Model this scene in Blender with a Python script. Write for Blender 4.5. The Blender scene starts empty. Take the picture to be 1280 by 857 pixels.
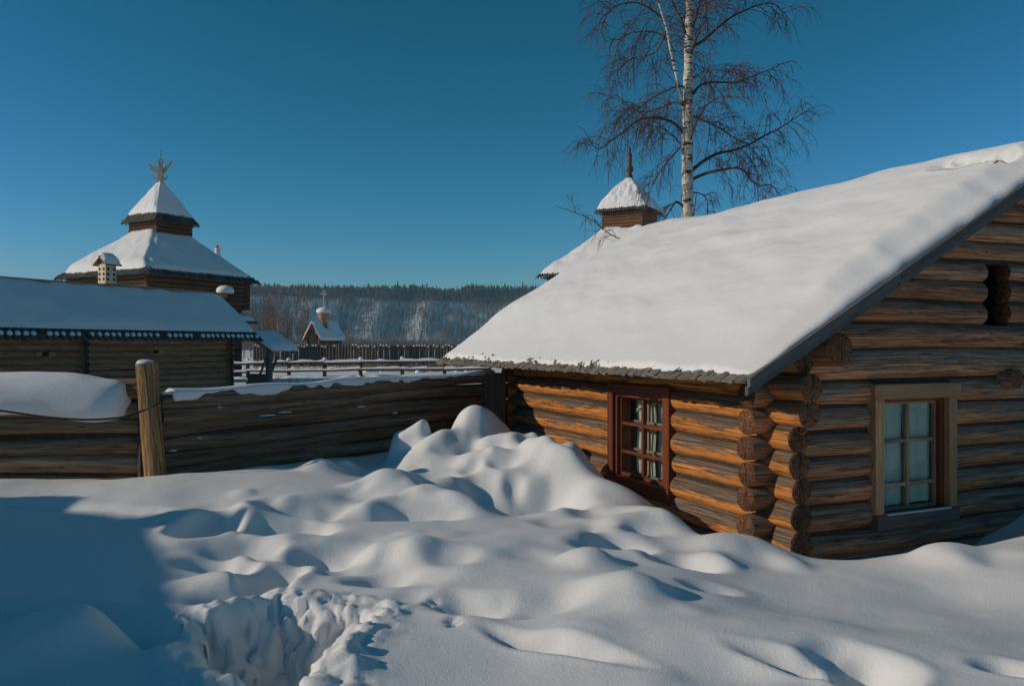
import bpy, bmesh, math, random
import numpy as np
from mathutils import Vector

random.seed(7)
rng = np.random.default_rng(11)
C = bpy.context.scene.collection
EYE = 2.0                      # eye level above datum
F, CX, HY = 1000.0, 640.0, 432.0

# ------------------------------------------------------------------ helpers
def W(px, py, d):
    """world point seen at photo position (px,py) when it stands d metres ahead"""
    return np.array([(px - CX) / F * d, d, EYE - (py - HY) / F * d])

def V3(*a):
    return np.array(a, dtype=float)

def unit(v):
    v = np.asarray(v, float)
    return v / np.linalg.norm(v)

Z = V3(0, 0, 1)

class MB:
    """collects polygons, then links them as ONE mesh object"""
    def __init__(self):
        self.v, self.f, self.uv, self.mi, self.rn, self.sm = [], [], [], [], [], []
        self.n = 0
    def add(self, verts, faces, uvs=None, mi=0, rnd=0.5, smooth=True):
        base = self.n
        self.v.extend([tuple(map(float, p)) for p in verts])
        self.n += len(verts)
        for k, f in enumerate(faces):
            self.f.append([i + base for i in f])
            self.uv.append(uvs[k] if uvs is not None else [(0.0, 0.0)] * len(f))
            self.mi.append(mi)
            self.rn.append(rnd)
            self.sm.append(smooth)
    def box(self, c, ax, mi=0, rnd=None, taper=None):
        """ax: three half-extent vectors"""
        c = np.asarray(c, float)
        a, b, d = [np.asarray(x, float) for x in ax]
        if np.dot(np.cross(a, b), d) < 0:
            d = -d
        P = []
        for sa in (-1, 1):
            for sb in (-1, 1):
                for sd in (-1, 1):
                    P.append(c + sa * a + sb * b + sd * d)
        L = [np.linalg.norm(x) * 2 for x in (a, b, d)]
        fs = [((0, 1, 3, 2), 1, 2), ((4, 6, 7, 5), 1, 2), ((0, 4, 5, 1), 0, 2), ((2, 3, 7, 6), 0, 2), ((0, 2, 6, 4), 0, 1), ((1, 5, 7, 3), 0, 1)]
        if rnd is None:
            rnd = random.random()
        faces, uvs = [], []
        for f, i, j in fs:
            if L[j] > L[i]:
                i, j = j, i
            uv = []
            for q in f:
                co = [(q >> 2) & 1, (q >> 1) & 1, q & 1]
                uv.append((co[i] * L[i], co[j] * L[j]))
            faces.append(f)
            uvs.append(uv)
        self.add(P, faces, uvs, mi, rnd, False)
    def log(self, p0, p1, r0, r1=None, rnd=None, seg=0.2, ns=18, wob=0.01, rough=0.035, mi=0, ci=1, cap=(1, 1), up=None, oval=1.0):
        p0, p1 = np.asarray(p0, float), np.asarray(p1, float)
        r1 = r0 if r1 is None else r1
        rnd = random.random() if rnd is None else rnd
        L = np.linalg.norm(p1 - p0)
        d = (p1 - p0) / L
        ref = Z if up is None else np.asarray(up, float)
        if abs(np.dot(ref, d)) > 0.95:
            ref = V3(0, 1, 0)
        s = unit(np.cross(d, ref))
        u = np.cross(s, d)
        nr = max(2, int(L / seg) + 1)
        ph = rng.uniform(0, 6.28, 12)
        th = np.arange(ns) / ns * 2 * math.pi
        rings = []
        for i in range(nr):
            x = i / (nr - 1) * L
            t = x / L
            r = r0 + (r1 - r0) * t
            rr = r * (1 + rough * (np.sin(th + ph[0] + x * 0.7) * 0.35 + np.sin(2 * th + ph[1] + x * 1.3) * 0.5 + np.sin(3 * th + ph[2] - x * 2.1) * 0.35
                                   + np.sin(5 * th + ph[3] + x * 4.1) * 0.18 + np.sin(x * 2.7 + ph[4]) * 0.5 + np.sin(x * 7.3 + ph[10]) * 0.2))
            ox = wob * (math.sin(x * 1.1 + ph[5]) + 0.4 * math.sin(x * 3.1 + ph[6]))
            oy = wob * (math.sin(x * 0.9 + ph[7]) + 0.4 * math.sin(x * 2.7 + ph[8]))
            c = p0 + d * x + s * ox + u * oy
            rings.append(np.array([c - rr[k] * oval * math.cos(th[k]) * u + rr[k] * math.sin(th[k]) * s for k in range(ns)]))
        verts = np.concatenate(rings)
        faces, uvs = [], []
        for i in range(nr - 1):
            x0, x1 = i / (nr - 1) * L, (i + 1) / (nr - 1) * L
            for k in range(ns):
                k2 = (k + 1) % ns
                faces.append((i * ns + k, (i + 1) * ns + k, (i + 1) * ns + k2, i * ns + k2))
                v0, v1 = k / ns, (k + 1) / ns
                uvs.append(((x0, v0), (x1, v0), (x1, v1), (x0, v1)))
        self.add(verts, faces, uvs, mi, rnd)
        for end, on in ((0, cap[0]), (1, cap[1])):
            if not on:
                continue
            ring = rings[0] if end == 0 else rings[-1]
            c = ring.mean(axis=0)
            out = -d if end == 0 else d
            ring2 = c + (ring - c) * 0.93 + out * 0.012
            vv = np.concatenate([ring, ring2, [c + out * 0.014]])
            ff, uu = [], []
            er = random.random()
            q = [(math.sin(t), -math.cos(t)) for t in th]
            for k in range(ns):
                k2 = (k + 1) % ns
                f1 = (k, k2, ns + k2, ns + k)
                u1 = (q[k], q[k2], (q[k2][0] * .93, q[k2][1] * .93), (q[k][0] * .93, q[k][1] * .93))
                f2 = (ns + k, ns + k2, 2 * ns)
                u2 = (u1[3], u1[2], (0.0, 0.0))
                if end == 1:
                    f1, u1, f2, u2 = f1[::-1], u1[::-1], f2[::-1], u2[::-1]
                ff += [f1, f2]
                uu += [list(u1), list(u2)]
            self.add(vv, ff, uu, ci, er)
    def tube(self, pts, rads, ns=5, mi=0, rnd=0.5, tip=True):
        pts = [np.asarray(p, float) for p in pts]
        n = len(pts)
        verts, faces, uvs = [], [], []
        x = 0.0
        xs = []
        ref = V3(0.31, 0.77, 0.2)
        for i in range(n):
            d = pts[min(i + 1, n - 1)] - pts[max(i - 1, 0)]
            d = d / (np.linalg.norm(d) + 1e-9)
            s = np.cross(d, ref)
            s /= np.linalg.norm(s) + 1e-9
            u = np.cross(s, d)
            if i:
                x += np.linalg.norm(pts[i] - pts[i - 1])
            xs.append(x)
            for k in range(ns):
                a = k / ns * 2 * math.pi
                verts.append(pts[i] + rads[i] * (math.cos(a) * s + math.sin(a) * u))
        for i in range(n - 1):
            for k in range(ns):
                k2 = (k + 1) % ns
                faces.append((i * ns + k, i * ns + k2, (i + 1) * ns + k2, (i + 1) * ns + k))
                uvs.append(((xs[i], k / ns), (xs[i], (k + 1) / ns), (xs[i + 1], (k + 1) / ns), (xs[i + 1], k / ns)))
        if ns > 3:
            faces.append(tuple(range(ns))[::-1])
            uvs.append([(0, 0)] * ns)
            faces.append(tuple((n - 1) * ns + k for k in range(ns)))
            uvs.append([(0, 0)] * ns)
        self.add(verts, faces, uvs, mi, rnd)
    def lathe(self, c, prof, ns=16, mi=0, rnd=0.5):
        c = np.asarray(c, float)
        verts, faces = [], []
        for r, z in prof:
            for k in range(ns):
                a = k / ns * 2 * math.pi
                verts.append(c + V3(r * math.cos(a), r * math.sin(a), z))
        for i in range(len(prof) - 1):
            for k in range(ns):
                k2 = (k + 1) % ns
                faces.append((i * ns + k, i * ns + k2, (i + 1) * ns + k2, (i + 1) * ns + k))
        self.add(verts, faces, None, mi, rnd)
    def sheet(self, P, mi=0, rnd=0.5, closed=False):
        """P: (m,n,3) grid"""
        m, n = P.shape[:2]
        faces = []
        for i in range(m - 1):
            for j in range(n - 1):
                faces.append((i * n + j, i * n + j + 1, (i + 1) * n + j + 1, (i + 1) * n + j))
        self.add(P.reshape(-1, 3), faces, None, mi, rnd)
    def build(self, name, mats, parent=None, bevel=0.0):
        me = bpy.data.meshes.new(name)
        me.from_pydata(self.v, [], self.f)
        if not isinstance(mats, (list, tuple)):
            mats = [mats]
        for m in mats:
            me.materials.append(m)
        me.polygons.foreach_set('material_index', np.array(self.mi, dtype=np.int32))
        me.polygons.foreach_set('use_smooth', np.array(self.sm, dtype=bool))
        uvl = me.uv_layers.new(name='UVMap')
        uvl.data.foreach_set('uv', np.array([c for f in self.uv for c in f], dtype=np.float32).ravel())
        at = me.attributes.new('rnd', 'FLOAT', 'FACE')
        at.data.foreach_set('value', np.array(self.rn, dtype=np.float32))
        me.update()
        o = bpy.data.objects.new(name, me)
        C.objects.link(o)
        if parent is not None:
            o.parent = parent
            o.matrix_parent_inverse = parent.matrix_basis.inverted()
        if bevel > 0:
            b = o.modifiers.new('bevel', 'BEVEL')
            b.width = bevel
            b.segments = 2
            b.limit_method = 'ANGLE'
        return o

def tag(o, label, cat, group=None, kind=None):
    o['label'] = label
    o['category'] = cat
    if group:
        o['group'] = group
    if kind:
        o['kind'] = kind
    return o

def empty(name, loc, label, cat, group=None):
    o = bpy.data.objects.new(name, None)
    o.empty_display_size = 0.2
    o.location = tuple(loc)
    C.objects.link(o)
    return tag(o, label, cat, group)

def copy_tree(o, parent=None):
    c = o.copy()
    C.objects.link(c)
    if parent is not None:
        c.parent = parent
    for ch in list(o.children):
        copy_tree(ch, c)
    return c

# numpy value noise
_tab = rng.uniform(-1, 1, (256, 256))
def vnoise(x, y):
    x = np.asarray(x, float); y = np.asarray(y, float)
    xi, yi = np.floor(x).astype(int), np.floor(y).astype(int)
    fx, fy = x - xi, y - yi
    fx = fx * fx * fx * (fx * (fx * 6 - 15) + 10)
    fy = fy * fy * fy * (fy * (fy * 6 - 15) + 10)
    g = lambda a, b: _tab[a & 255, b & 255]
    return (g(xi, yi) * (1 - fx) + g(xi + 1, yi) * fx) * (1 - fy) + (g(xi, yi + 1) * (1 - fx) + g(xi + 1, yi + 1) * fx) * fy
def fbm(x, y, o=4, g=0.5):
    s, a = 0, 1.0
    for k in range(o):
        s = s + a * vnoise(x * 2 ** k + 17.3 * k, y * 2 ** k + 9.1 * k)
        a *= g
    return s
def sstep(a, b, x):
    t = np.clip((x - a) / (b - a), 0, 1)
    return t * t * (3 - 2 * t)

# ------------------------------------------------------------------ materials
class NT:
    def __init__(self, name):
        self.m = bpy.data.materials.new(name)
        self.m.use_nodes = True
        self.t = self.m.node_tree
        self.b = self.t.nodes['Principled BSDF']
    def n(self, ty, **kw):
        nd = self.t.nodes.new(ty)
        for k, v in kw.items():
            if k.startswith('_'):
                setattr(nd, k[1:], v)
            else:
                key = int(k[1:]) if (k[0] == 'i' and k[1:].isdigit()) else k.replace('__', ' ')
                self.put(nd.inputs[key], v)
        return nd
    def put(self, s, v):
        if isinstance(v, bpy.types.NodeSocket):
            self.t.links.new(v, s)
        elif isinstance(v, bpy.types.Node):
            self.t.links.new(v.outputs[0], s)
        else:
            s.default_value = v
    def math(self, op, a, b=0.0, c=None, clamp=False):
        nd = self.n('ShaderNodeMath', _operation=op, i0=a, i1=b)
        if c is not None:
            self.put(nd.inputs[2], c)
        nd.use_clamp = clamp
        return nd.outputs[0]
    def mix(self, f, a, b, blend='MIX'):
        nd = self.t.nodes.new('ShaderNodeMix')
        nd.data_type = 'RGBA'
        nd.blend_type = blend
        self.put(nd.inputs[0], f)
        for s, v in ((nd.inputs[6], a), (nd.inputs[7], b)):
            if isinstance(v, (tuple, list)):
                s.default_value = (v[0], v[1], v[2], 1)
            else:
                self.put(s, v)
        return nd.outputs[2]
    def ramp(self, x, lo, hi):
        nd = self.n('ShaderNodeMapRange', _clamp=True, i0=x, i1=lo, i2=hi)
        nd.interpolation_type = 'SMOOTHSTEP'
        return nd.outputs[0]
    def noise(self, vec, scale=5, detail=4, rough=0.55, dist=0.0):
        nd = self.n('ShaderNodeTexNoise', Vector=vec, Scale=scale, Detail=detail, Roughness=rough, Distortion=dist)
        return nd.outputs[0]
    def bump(self, h, strength=0.5, dist=0.02, normal=None):
        nd = self.n('ShaderNodeBump', Strength=strength, Distance=dist, Height=h)
        if normal is not None:
            self.put(nd.inputs['Normal'], normal)
        return nd.outputs[0]
    def setp(self, **kw):
        for k, v in kw.items():
            key = {'spec': 'Specular IOR Level', 'color': 'Base Color', 'rough': 'Roughness', 'normal': 'Normal', 'metal': 'Metallic'}.get(k, k)
            s = self.b.inputs[key]
            if isinstance(v, (tuple, list)) and len(v) == 3:
                v = (*v, 1)
            self.put(s, v)
        return self.m

def log_mat(name, under, grey, thr=0.45, soft=0.16, patch=0.5, dark=1.0, rough=0.75):
    """round log: colour goes from the fresh wood of its underside to the weathered grey of its top with a ragged border"""
    k = NT(name)
    uv = k.n('ShaderNodeUVMap')
    rn = k.n('ShaderNodeAttribute', _attribute_name='rnd').outputs['Fac']
    sp = k.n('ShaderNodeSeparateXYZ', i0=uv.outputs[0])
    u, v = sp.outputs[0], sp.outputs[1]
    ang = k.math('MULTIPLY', v, 2 * math.pi)
    off = k.math('MULTIPLY', rn, 71.0)
    uo = k.math('ADD', u, off)
    cx = k.math('MULTIPLY', k.math('COSINE', ang), 0.115)
    cy = k.math('MULTIPLY', k.math('SINE', ang), 0.115)
    def vec(su, sc):
        return k.n('ShaderNodeCombineXYZ', i0=k.math('MULTIPLY', uo, su), i1=k.math('MULTIPLY', cx, sc), i2=k.math('MULTIPLY', cy, sc)).outputs[0]
    h = k.math('SUBTRACT', 0.5, k.math('MULTIPLY', cx, 0.5 / 0.115))
    big = k.noise(vec(1.1, 7), 1.0, 3, 0.6)
    edge = k.noise(vec(2.5, 26), 1.0, 5, 0.7)
    hh = k.math('ADD', h, k.math('MULTIPLY', k.math('SUBTRACT', big, 0.5), patch * 1.3))
    hh = k.math('ADD', hh, k.math('MULTIPLY', k.math('SUBTRACT', edge, 0.5), patch * 1.7))
    hh = k.math('ADD', hh, k.math('MULTIPLY', k.math('SUBTRACT', rn, 0.5), 0.22))
    w = k.ramp(hh, thr - soft, thr + soft)
    grain = k.noise(vec(1.8, 120), 1.0, 5, 0.75, 0.3)
    grain2 = k.noise(vec(5, 420), 1.0, 2, 0.6)
    g = k.math('ADD', k.math('MULTIPLY', grain, 1.15), k.math('MULTIPLY', grain2, 0.5))
    crack = k.noise(vec(0.55, 62), 1.0, 3, 0.55, 0.9)
    ck = k.ramp(k.math('ABSOLUTE', k.math('SUBTRACT', crack, 0.5)), 0.0, 0.032)
    col = k.mix(w, under, grey)
    blot = k.noise(vec(3.2, 22), 1.0, 4, 0.65)
    col = k.mix(k.math('MULTIPLY', k.ramp(blot, 0.50, 0.68), 0.75), col, tuple(x * 0.33 for x in under))
    streak = k.noise(vec(1.3, 45), 1.0, 4, 0.7, 0.4)
    col = k.mix(k.math('MULTIPLY', k.ramp(streak, 0.52, 0.66), 0.6), col, (0.045, 0.03, 0.02))
    col = k.mix(k.math('MULTIPLY', k.ramp(streak, 0.42, 0.28), 0.35), col, tuple(min(1, x * 1.7 + .03) for x in grey))
    # knots
    vo = k.n('ShaderNodeTexVoronoi', Vector=vec(2.3, 9), Scale=1.0)
    kn = k.ramp(vo.outputs['Distance'], 0.12, 0.05)
    col = k.mix(k.math('MULTIPLY', kn, 0.7), col, (0.05, 0.025, 0.012))
    gm = k.ramp(g, 0.45, 1.15)
    br = k.math('MULTIPLY', k.math('ADD', 0.5, k.math('MULTIPLY', gm, 0.95)), k.math('ADD', 0.45, k.math('MULTIPLY', ck, 0.55)))
    br = k.math('MULTIPLY', br, k.math('ADD', 0.8, k.math('MULTIPLY', rn, 0.4)))
    sc = k.n('ShaderNodeVectorMath', _operation='SCALE', i0=col)
    k.put(sc.inputs['Scale'], k.math('MULTIPLY', br, dark))
    hgt = k.math('ADD', k.math('MULTIPLY', g, 0.6), k.math('MULTIPLY', ck, 0.9))
    hgt = k.math('ADD', hgt, k.math('MULTIPLY', edge, 0.5))
    return k.setp(color=sc.outputs[0], rough=rough, spec=0.3, normal=k.bump(hgt, 0.9, 0.016))

def end_mat(name, base, dark=1.0):
    k = NT(name)
    uv = k.n('ShaderNodeUVMap')
    rn = k.n('ShaderNodeAttribute', _attribute_name='rnd').outputs['Fac']
    off = k.n('ShaderNodeCombineXYZ', i0=k.math('MULTIPLY', rn, 37.0), i1=k.math('MULTIPLY', rn, 91.0))
    p = k.n('ShaderNodeVectorMath', _operation='ADD', i0=uv.outputs[0], i1=off.outputs[0]).outputs[0]
    d = k.n('ShaderNodeVectorMath', _operation='LENGTH', i0=uv.outputs[0]).outputs['Value']
    nz = k.noise(p, 2.2, 4, 0.6)
    dd = k.math('ADD', d, k.math('MULTIPLY', nz, 0.3))
    ring = k.math('MULTIPLY', k.math('ADD', k.math('SINE', k.math('MULTIPLY', dd, 34.0)), 1.0), 0.5)
    sp = k.n('ShaderNodeSeparateXYZ', i0=uv.outputs[0])
    a = k.math('ARCTAN2', sp.outputs[1], sp.outputs[0])
    av = k.n('ShaderNodeCombineXYZ', i0=k.math('MULTIPLY', k.math('COSINE', a), 3.0), i1=k.math('MULTIPLY', k.math('SINE', a), 3.0), i2=k.math('ADD', k.math('MULTIPLY', rn, 50.0), k.math('MULTIPLY', d, 0.5)))
    cr = k.noise(av.outputs[0], 1.0, 2, 0.5)
    ck = k.ramp(k.math('ABSOLUTE', k.math('SUBTRACT', cr, 0.5)), 0.0, 0.05)
    ck = k.math('MAXIMUM', ck, k.ramp(d, 0.85, 0.95))
    col = k.mix(ring, tuple(x * 0.5 for x in base), tuple(x * 1.25 for x in base))
    col = k.mix(k.ramp(dd, 0.55, 0.15), col, tuple(x * 0.45 for x in base))
    col = k.mix(k.ramp(k.noise(p, 5, 4, 0.6), 0.42, 0.7), col, tuple(x * 0.4 for x in base))
    col = k.mix(k.ramp(k.noise(p, 3.1, 2, 0.6), 0.6, 0.78), col, tuple(min(1, x * 2.4) for x in base))
    col = k.mix(ck, (0.01, 0.006, 0.004), col)
    sc = k.n('ShaderNodeVectorMath', _operation='SCALE', i0=col)
    k.put(sc.inputs['Scale'], k.math('MULTIPLY', k.math('ADD', 0.7, k.math('MULTIPLY', rn, 0.6)), dark))
    return k.setp(color=sc.outputs[0], rough=0.8, spec=0.25, normal=k.bump(k.math('ADD', k.math('MULTIPLY', ring, 0.3), ck), 0.5, 0.006))

def plank_mat(name, base, worn, amount=0.5, rough=0.7, scale=1.0, spec=0.3):
    k = NT(name)
    uv = k.n('ShaderNodeUVMap')
    rn = k.n('ShaderNodeAttribute', _attribute_name='rnd').outputs['Fac']
    sp = k.n('ShaderNodeSeparateXYZ', i0=uv.outputs[0])
    u = k.math('ADD', sp.outputs[0], k.math('MULTIPLY', rn, 53.0))
    def vec(a, b):
        return k.n('ShaderNodeCombineXYZ', i0=k.math('MULTIPLY', u, a * scale), i1=k.math('MULTIPLY', sp.outputs[1], b * scale), i2=k.math('MULTIPLY', rn, 19.0)).outputs[0]
    g = k.noise(vec(2.2, 75), 1.0, 5, 0.7, 0.5)
    g2 = k.noise(vec(5, 300), 1.0, 2, 0.6)
    pt = k.noise(vec(1.7, 9), 1.0, 5, 0.7)
    w = k.ramp(pt, 0.72 - amount * 0.5, 0.95 - amount * 0.5)
    col = k.mix(w, base, worn)
    vo = k.n('ShaderNodeTexVoronoi', Vector=vec(2.0, 7), Scale=1.0)
    col = k.mix(k.math('MULTIPLY', k.ramp(vo.outputs['Distance'], 0.11, 0.05), 0.75), col, tuple(x * 0.25 for x in base))
    gg = k.math('ADD', k.math('MULTIPLY', g, 1.1), k.math('MULTIPLY', g2, 0.5))
    br = k.math('ADD', 0.45, k.math('MULTIPLY', k.ramp(gg, 0.4, 1.15), 0.95))
    br = k.math('MULTIPLY', br, k.math('ADD', 0.75, k.math('MULTIPLY', rn, 0.5)))
    sc = k.n('ShaderNodeVectorMath', _operation='SCALE', i0=col)
    k.put(sc.inputs['Scale'], br)
    return k.setp(color=sc.outputs[0], rough=rough, spec=spec, normal=k.bump(gg, 0.4, 0.006))

def snow_mat(name, grain=1.0, col=(0.80, 0.81, 0.82)):
    k = NT(name)
    tc = k.n('ShaderNodeTexCoord').outputs['Object']
    n1 = k.noise(tc, 150, 3, 0.7)
    n2 = k.noise(tc, 22, 3, 0.55)
    n4 = k.noise(tc, 60, 2, 0.6)
    h = k.math('ADD', k.math('MULTIPLY', n1, 0.6 * grain), k.math('ADD', k.math('MULTIPLY', n2, 0.35), k.math('MULTIPLY', n4, 0.4 * grain)))
    c = k.mix(k.ramp(n2, 0.2, 0.8), tuple(x * 0.97 for x in col), col)
    bn = k.bump(h, 0.55, 0.011)
    out = [x for x in k.t.nodes if x.type == 'OUTPUT_MATERIAL'][0]
    if grain > 0.7:
        # ice crystals: here and there a grain lies flat and mirrors the sun on top of the dull snow
        vo = k.n('ShaderNodeTexVoronoi', Vector=tc, Scale=70.0)
        pick = k.math('MULTIPLY', k.math('GREATER_THAN', k.n('ShaderNodeSeparateColor', i0=vo.outputs['Color']).outputs[0], 0.5), k.math('LESS_THAN', vo.outputs['Distance'], 0.34))
        rv = k.n('ShaderNodeVectorMath', _operation='SUBTRACT', i0=vo.outputs['Color'], i1=(0.5, 0.5, 0.5)).outputs[0]
        rv = k.n('ShaderNodeVectorMath', _operation='MULTIPLY_ADD', i0=rv, i1=(2.6, 2.6, 2.6), i2=bn).outputs[0]
        rv = k.n('ShaderNodeVectorMath', _operation='NORMALIZE', i0=rv).outputs[0]
        gl = k.n('ShaderNodeBsdfGlossy', Roughness=0.21, Normal=rv)
        cc = k.n('ShaderNodeCombineColor', i0=k.math('MULTIPLY', pick, 0.06), i1=k.math('MULTIPLY', pick, 0.06), i2=k.math('MULTIPLY', pick, 0.06))
        k.put(gl.inputs['Color'], cc.outputs[0])
        ad = k.n('ShaderNodeAddShader', i0=k.b.outputs[0], i1=gl.outputs[0])
        k.t.links.new(ad.outputs[0], out.inputs['Surface'])
    return k.setp(color=c, rough=0.6, spec=0.15, normal=bn)

def plain_mat(name, col, rough=0.6, var=0.25, scale=8.0, metal=0.0, spec=0.4):
    k = NT(name)
    tc = k.n('ShaderNodeTexCoord').outputs['Object']
    n = k.noise(tc, scale, 5, 0.65)
    c = k.mix(k.ramp(n, 0.3, 0.7), tuple(x * (1 - var) for x in col), tuple(min(1, x * (1 + var)) for x in col))
    return k.setp(color=c, rough=rough, metal=metal, spec=spec, normal=k.bump(n, 0.25, 0.01))

M = {}
M['log_sun'] = log_mat('log_sun_bleached', (0.80, 0.32, 0.075), (0.21, 0.16, 0.12), 0.54, 0.06, 0.66)
M['log_gable'] = log_mat('log_gable', (0.78, 0.36, 0.175), (0.36, 0.26, 0.20), 0.48, 0.14, 0.75)
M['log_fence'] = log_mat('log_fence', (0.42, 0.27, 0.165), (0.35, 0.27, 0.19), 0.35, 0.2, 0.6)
M['log_brown'] = log_mat('log_brown', (0.68, 0.35, 0.18), (0.52, 0.31, 0.185), 0.5, 0.25, 0.5)
M['log_tower'] = log_mat('log_tower', (0.20, 0.10, 0.05), (0.12, 0.075, 0.048), 0.5, 0.25, 0.5)
M['log_red'] = log_mat('log_red_tower', (0.36, 0.16, 0.07), (0.20, 0.11, 0.065), 0.5, 0.25, 0.5)
M['post'] = log_mat('post_pine', (0.46, 0.27, 0.12), (0.36, 0.25, 0.15), 0.5, 0.25, 0.9)
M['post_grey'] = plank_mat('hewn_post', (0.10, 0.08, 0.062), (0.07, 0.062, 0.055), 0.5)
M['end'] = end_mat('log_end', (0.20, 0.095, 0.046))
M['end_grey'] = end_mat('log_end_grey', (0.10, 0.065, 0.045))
M['end_post'] = end_mat('post_end', (0.34, 0.22, 0.12))
M['chink'] = plain_mat('chinking', (0.045, 0.035, 0.026), 0.95, 0.4, 20)
M['dark'] = plain_mat('room_dark', (0.05, 0.045, 0.04), 0.9, 0.2, 3)
M['red'] = plank_mat('red_brown_paint', (0.145, 0.034, 0.012), (0.24, 0.09, 0.045), 0.25, 0.5, 1.0, 0.4)
M['frame'] = plank_mat('bare_frame_wood', (0.50, 0.27, 0.14), (0.34, 0.22, 0.14), 0.55)
M['sash'] = plank_mat('sash_wood', (0.42, 0.28, 0.18), (0.25, 0.19, 0.15), 0.6)
M['sill'] = plank_mat('grey_sill', (0.115, 0.10, 0.09), (0.085, 0.085, 0.09), 0.5)
M['fascia'] = plank_mat('rake_board', (0.10, 0.10, 0.10), (0.07, 0.07, 0.072), 0.5)
M['shingle'] = plank_mat('shingle', (0.20, 0.185, 0.155), (0.12, 0.11, 0.09), 0.5)
M['deck'] = plank_mat('roof_deck', (0.20, 0.12, 0.07), (0.12, 0.09, 0.065), 0.5)
M['roofboard'] = plank_mat('green_grey_boards', (0.075, 0.085, 0.075), (0.05, 0.052, 0.046), 0.5)
M['porchwood'] = plank_mat('porch_wood', (0.36, 0.20, 0.11), (0.22, 0.15, 0.10), 0.4)
M['rail'] = plank_mat('rail_wood', (0.21, 0.165, 0.12), (0.13, 0.11, 0.09), 0.5)
M['stake'] = log_mat('stake', (0.10, 0.082, 0.065), (0.075, 0.066, 0.058), 0.5, 0.3, 0.5)
M['snow'] = snow_mat('snow', 1.0)
M['snow_roof'] = snow_mat('snow_on_roof', 0.6)
M['snow_far'] = plain_mat('snow_far', (0.80, 0.81, 0.83), 0.7, 0.02, 2.0, 0, 0.2)
M['cable'] = plain_mat('black_cable', (0.015, 0.014, 0.013), 0.5)
M['cream'] = plain_mat('cream_paint', (0.62, 0.52, 0.38), 0.6, 0.12)
M['pale'] = plain_mat('pale_carved_wood', (0.40, 0.36, 0.27), 0.7, 0.25, 14)
M['white'] = plain_mat('white_metal', (0.62, 0.62, 0.60), 0.5, 0.1)
M['iron'] = plain_mat('rusty_iron', (0.10, 0.055, 0.035), 0.6, 0.3)
M['blackhole'] = plain_mat('opening_dark', (0.012, 0.012, 0.014), 0.9, 0.2)

def glass_mat(name, tint=(0.9, 0.95, 0.93), base=0.05, top=0.7):
    k = NT(name)
    lw = k.n('ShaderNodeLayerWeight', Blend=0.5)
    f = k.math('ADD', base, k.math('MULTIPLY', k.math('POWER', lw.outputs['Facing'], 4.0), top), clamp=True)
    tr = k.n('ShaderNodeBsdfTransparent')
    tr.inputs[0].default_value = (*tint, 1)
    tc = k.n('ShaderNodeTexCoord').outputs['Object']
    gl = k.n('ShaderNodeBsdfGlossy', Roughness=0.03, Normal=k.bump(k.noise(tc, 3.0, 1, 0.5), 0.06, 0.02))
    ms = k.n('ShaderNodeMixShader', i0=f, i1=tr.outputs[0], i2=gl.outputs[0])
    out = [x for x in k.t.nodes if x.type == 'OUTPUT_MATERIAL'][0]
    k.t.links.new(ms.outputs[0], out.inputs['Surface'])
    k.t.nodes.remove(k.b)
    return k.m
M['glass'] = glass_mat('old_glass')
M['glass_dull'] = glass_mat('dusty_glass', (0.85, 0.92, 0.89), 0.03, 0.35)

def lace_mat(name, col, hole=0.0):
    k = NT(name)
    uv = k.n('ShaderNodeTexCoord').outputs['Object']
    n = k.noise(uv, 5, 3, 0.6)
    c = k.mix(k.ramp(n, 0.3, 0.7), tuple(x * 0.82 for x in col), col)
    return k.setp(color=c, rough=0.9, spec=0.1)
M['lace'] = lace_mat('lace_curtain', (0.62, 0.66, 0.58))
M['room_fill'] = lace_mat('grey_green_room_fill', (0.27, 0.30, 0.24))  # colour of the added sheet that brightens the room
M['curtain'] = lace_mat('pale_green_curtain', (0.46, 0.60, 0.56))

def birch_mat():
    k = NT('birch_bark')
    tc = k.n('ShaderNodeTexCoord').outputs['Object']
    sp = k.n('ShaderNodeSeparateXYZ', i0=tc)
    v = k.n('ShaderNodeCombineXYZ', i0=k.math('MULTIPLY', sp.outputs[0], 3.2), i1=k.math('MULTIPLY', sp.outputs[1], 3.2), i2=k.math('MULTIPLY', sp.outputs[2], 16.0)).outputs[0]
    n = k.noise(v, 1.0, 4, 0.7)
    n2 = k.noise(tc, 3.0, 3, 0.6)
    bl = k.ramp(k.math('ADD', n, k.math('MULTIPLY', k.math('SUBTRACT', n2, 0.5), 0.35)), 0.50, 0.60)
    fine = k.noise(v, 3.0, 3, 0.6)
    col = k.mix(k.ramp(fine, 0.35, 0.7), (0.72, 0.66, 0.58), (0.55, 0.49, 0.42))
    col = k.mix(bl, col, (0.035, 0.028, 0.024))
    return k.setp(color=col, rough=0.75, spec=0.2, normal=k.bump(n, 0.4, 0.02))
M['birch'] = birch_mat()
M['twig'] = plain_mat('birch_twig', (0.105, 0.056, 0.042), 0.7, 0.35, 2.0)
M['limb'] = plain_mat('birch_limb', (0.075, 0.052, 0.042), 0.7, 0.5, 6.0)
M['far_trunk'] = plain_mat('far_trunk', (0.30, 0.25, 0.21), 0.8, 0.35, 1.2)
M['far_twig'] = plain_mat('far_twig', (0.17, 0.12, 0.095), 0.8, 0.35, 0.3)
M['conifer'] = plain_mat('conifer', (0.040, 0.043, 0.034), 0.85, 0.4, 0.08)
M['hill_wood'] = plain_mat('hill_bare_wood', (0.115, 0.085, 0.068), 0.85, 0.45, 0.05)

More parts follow.
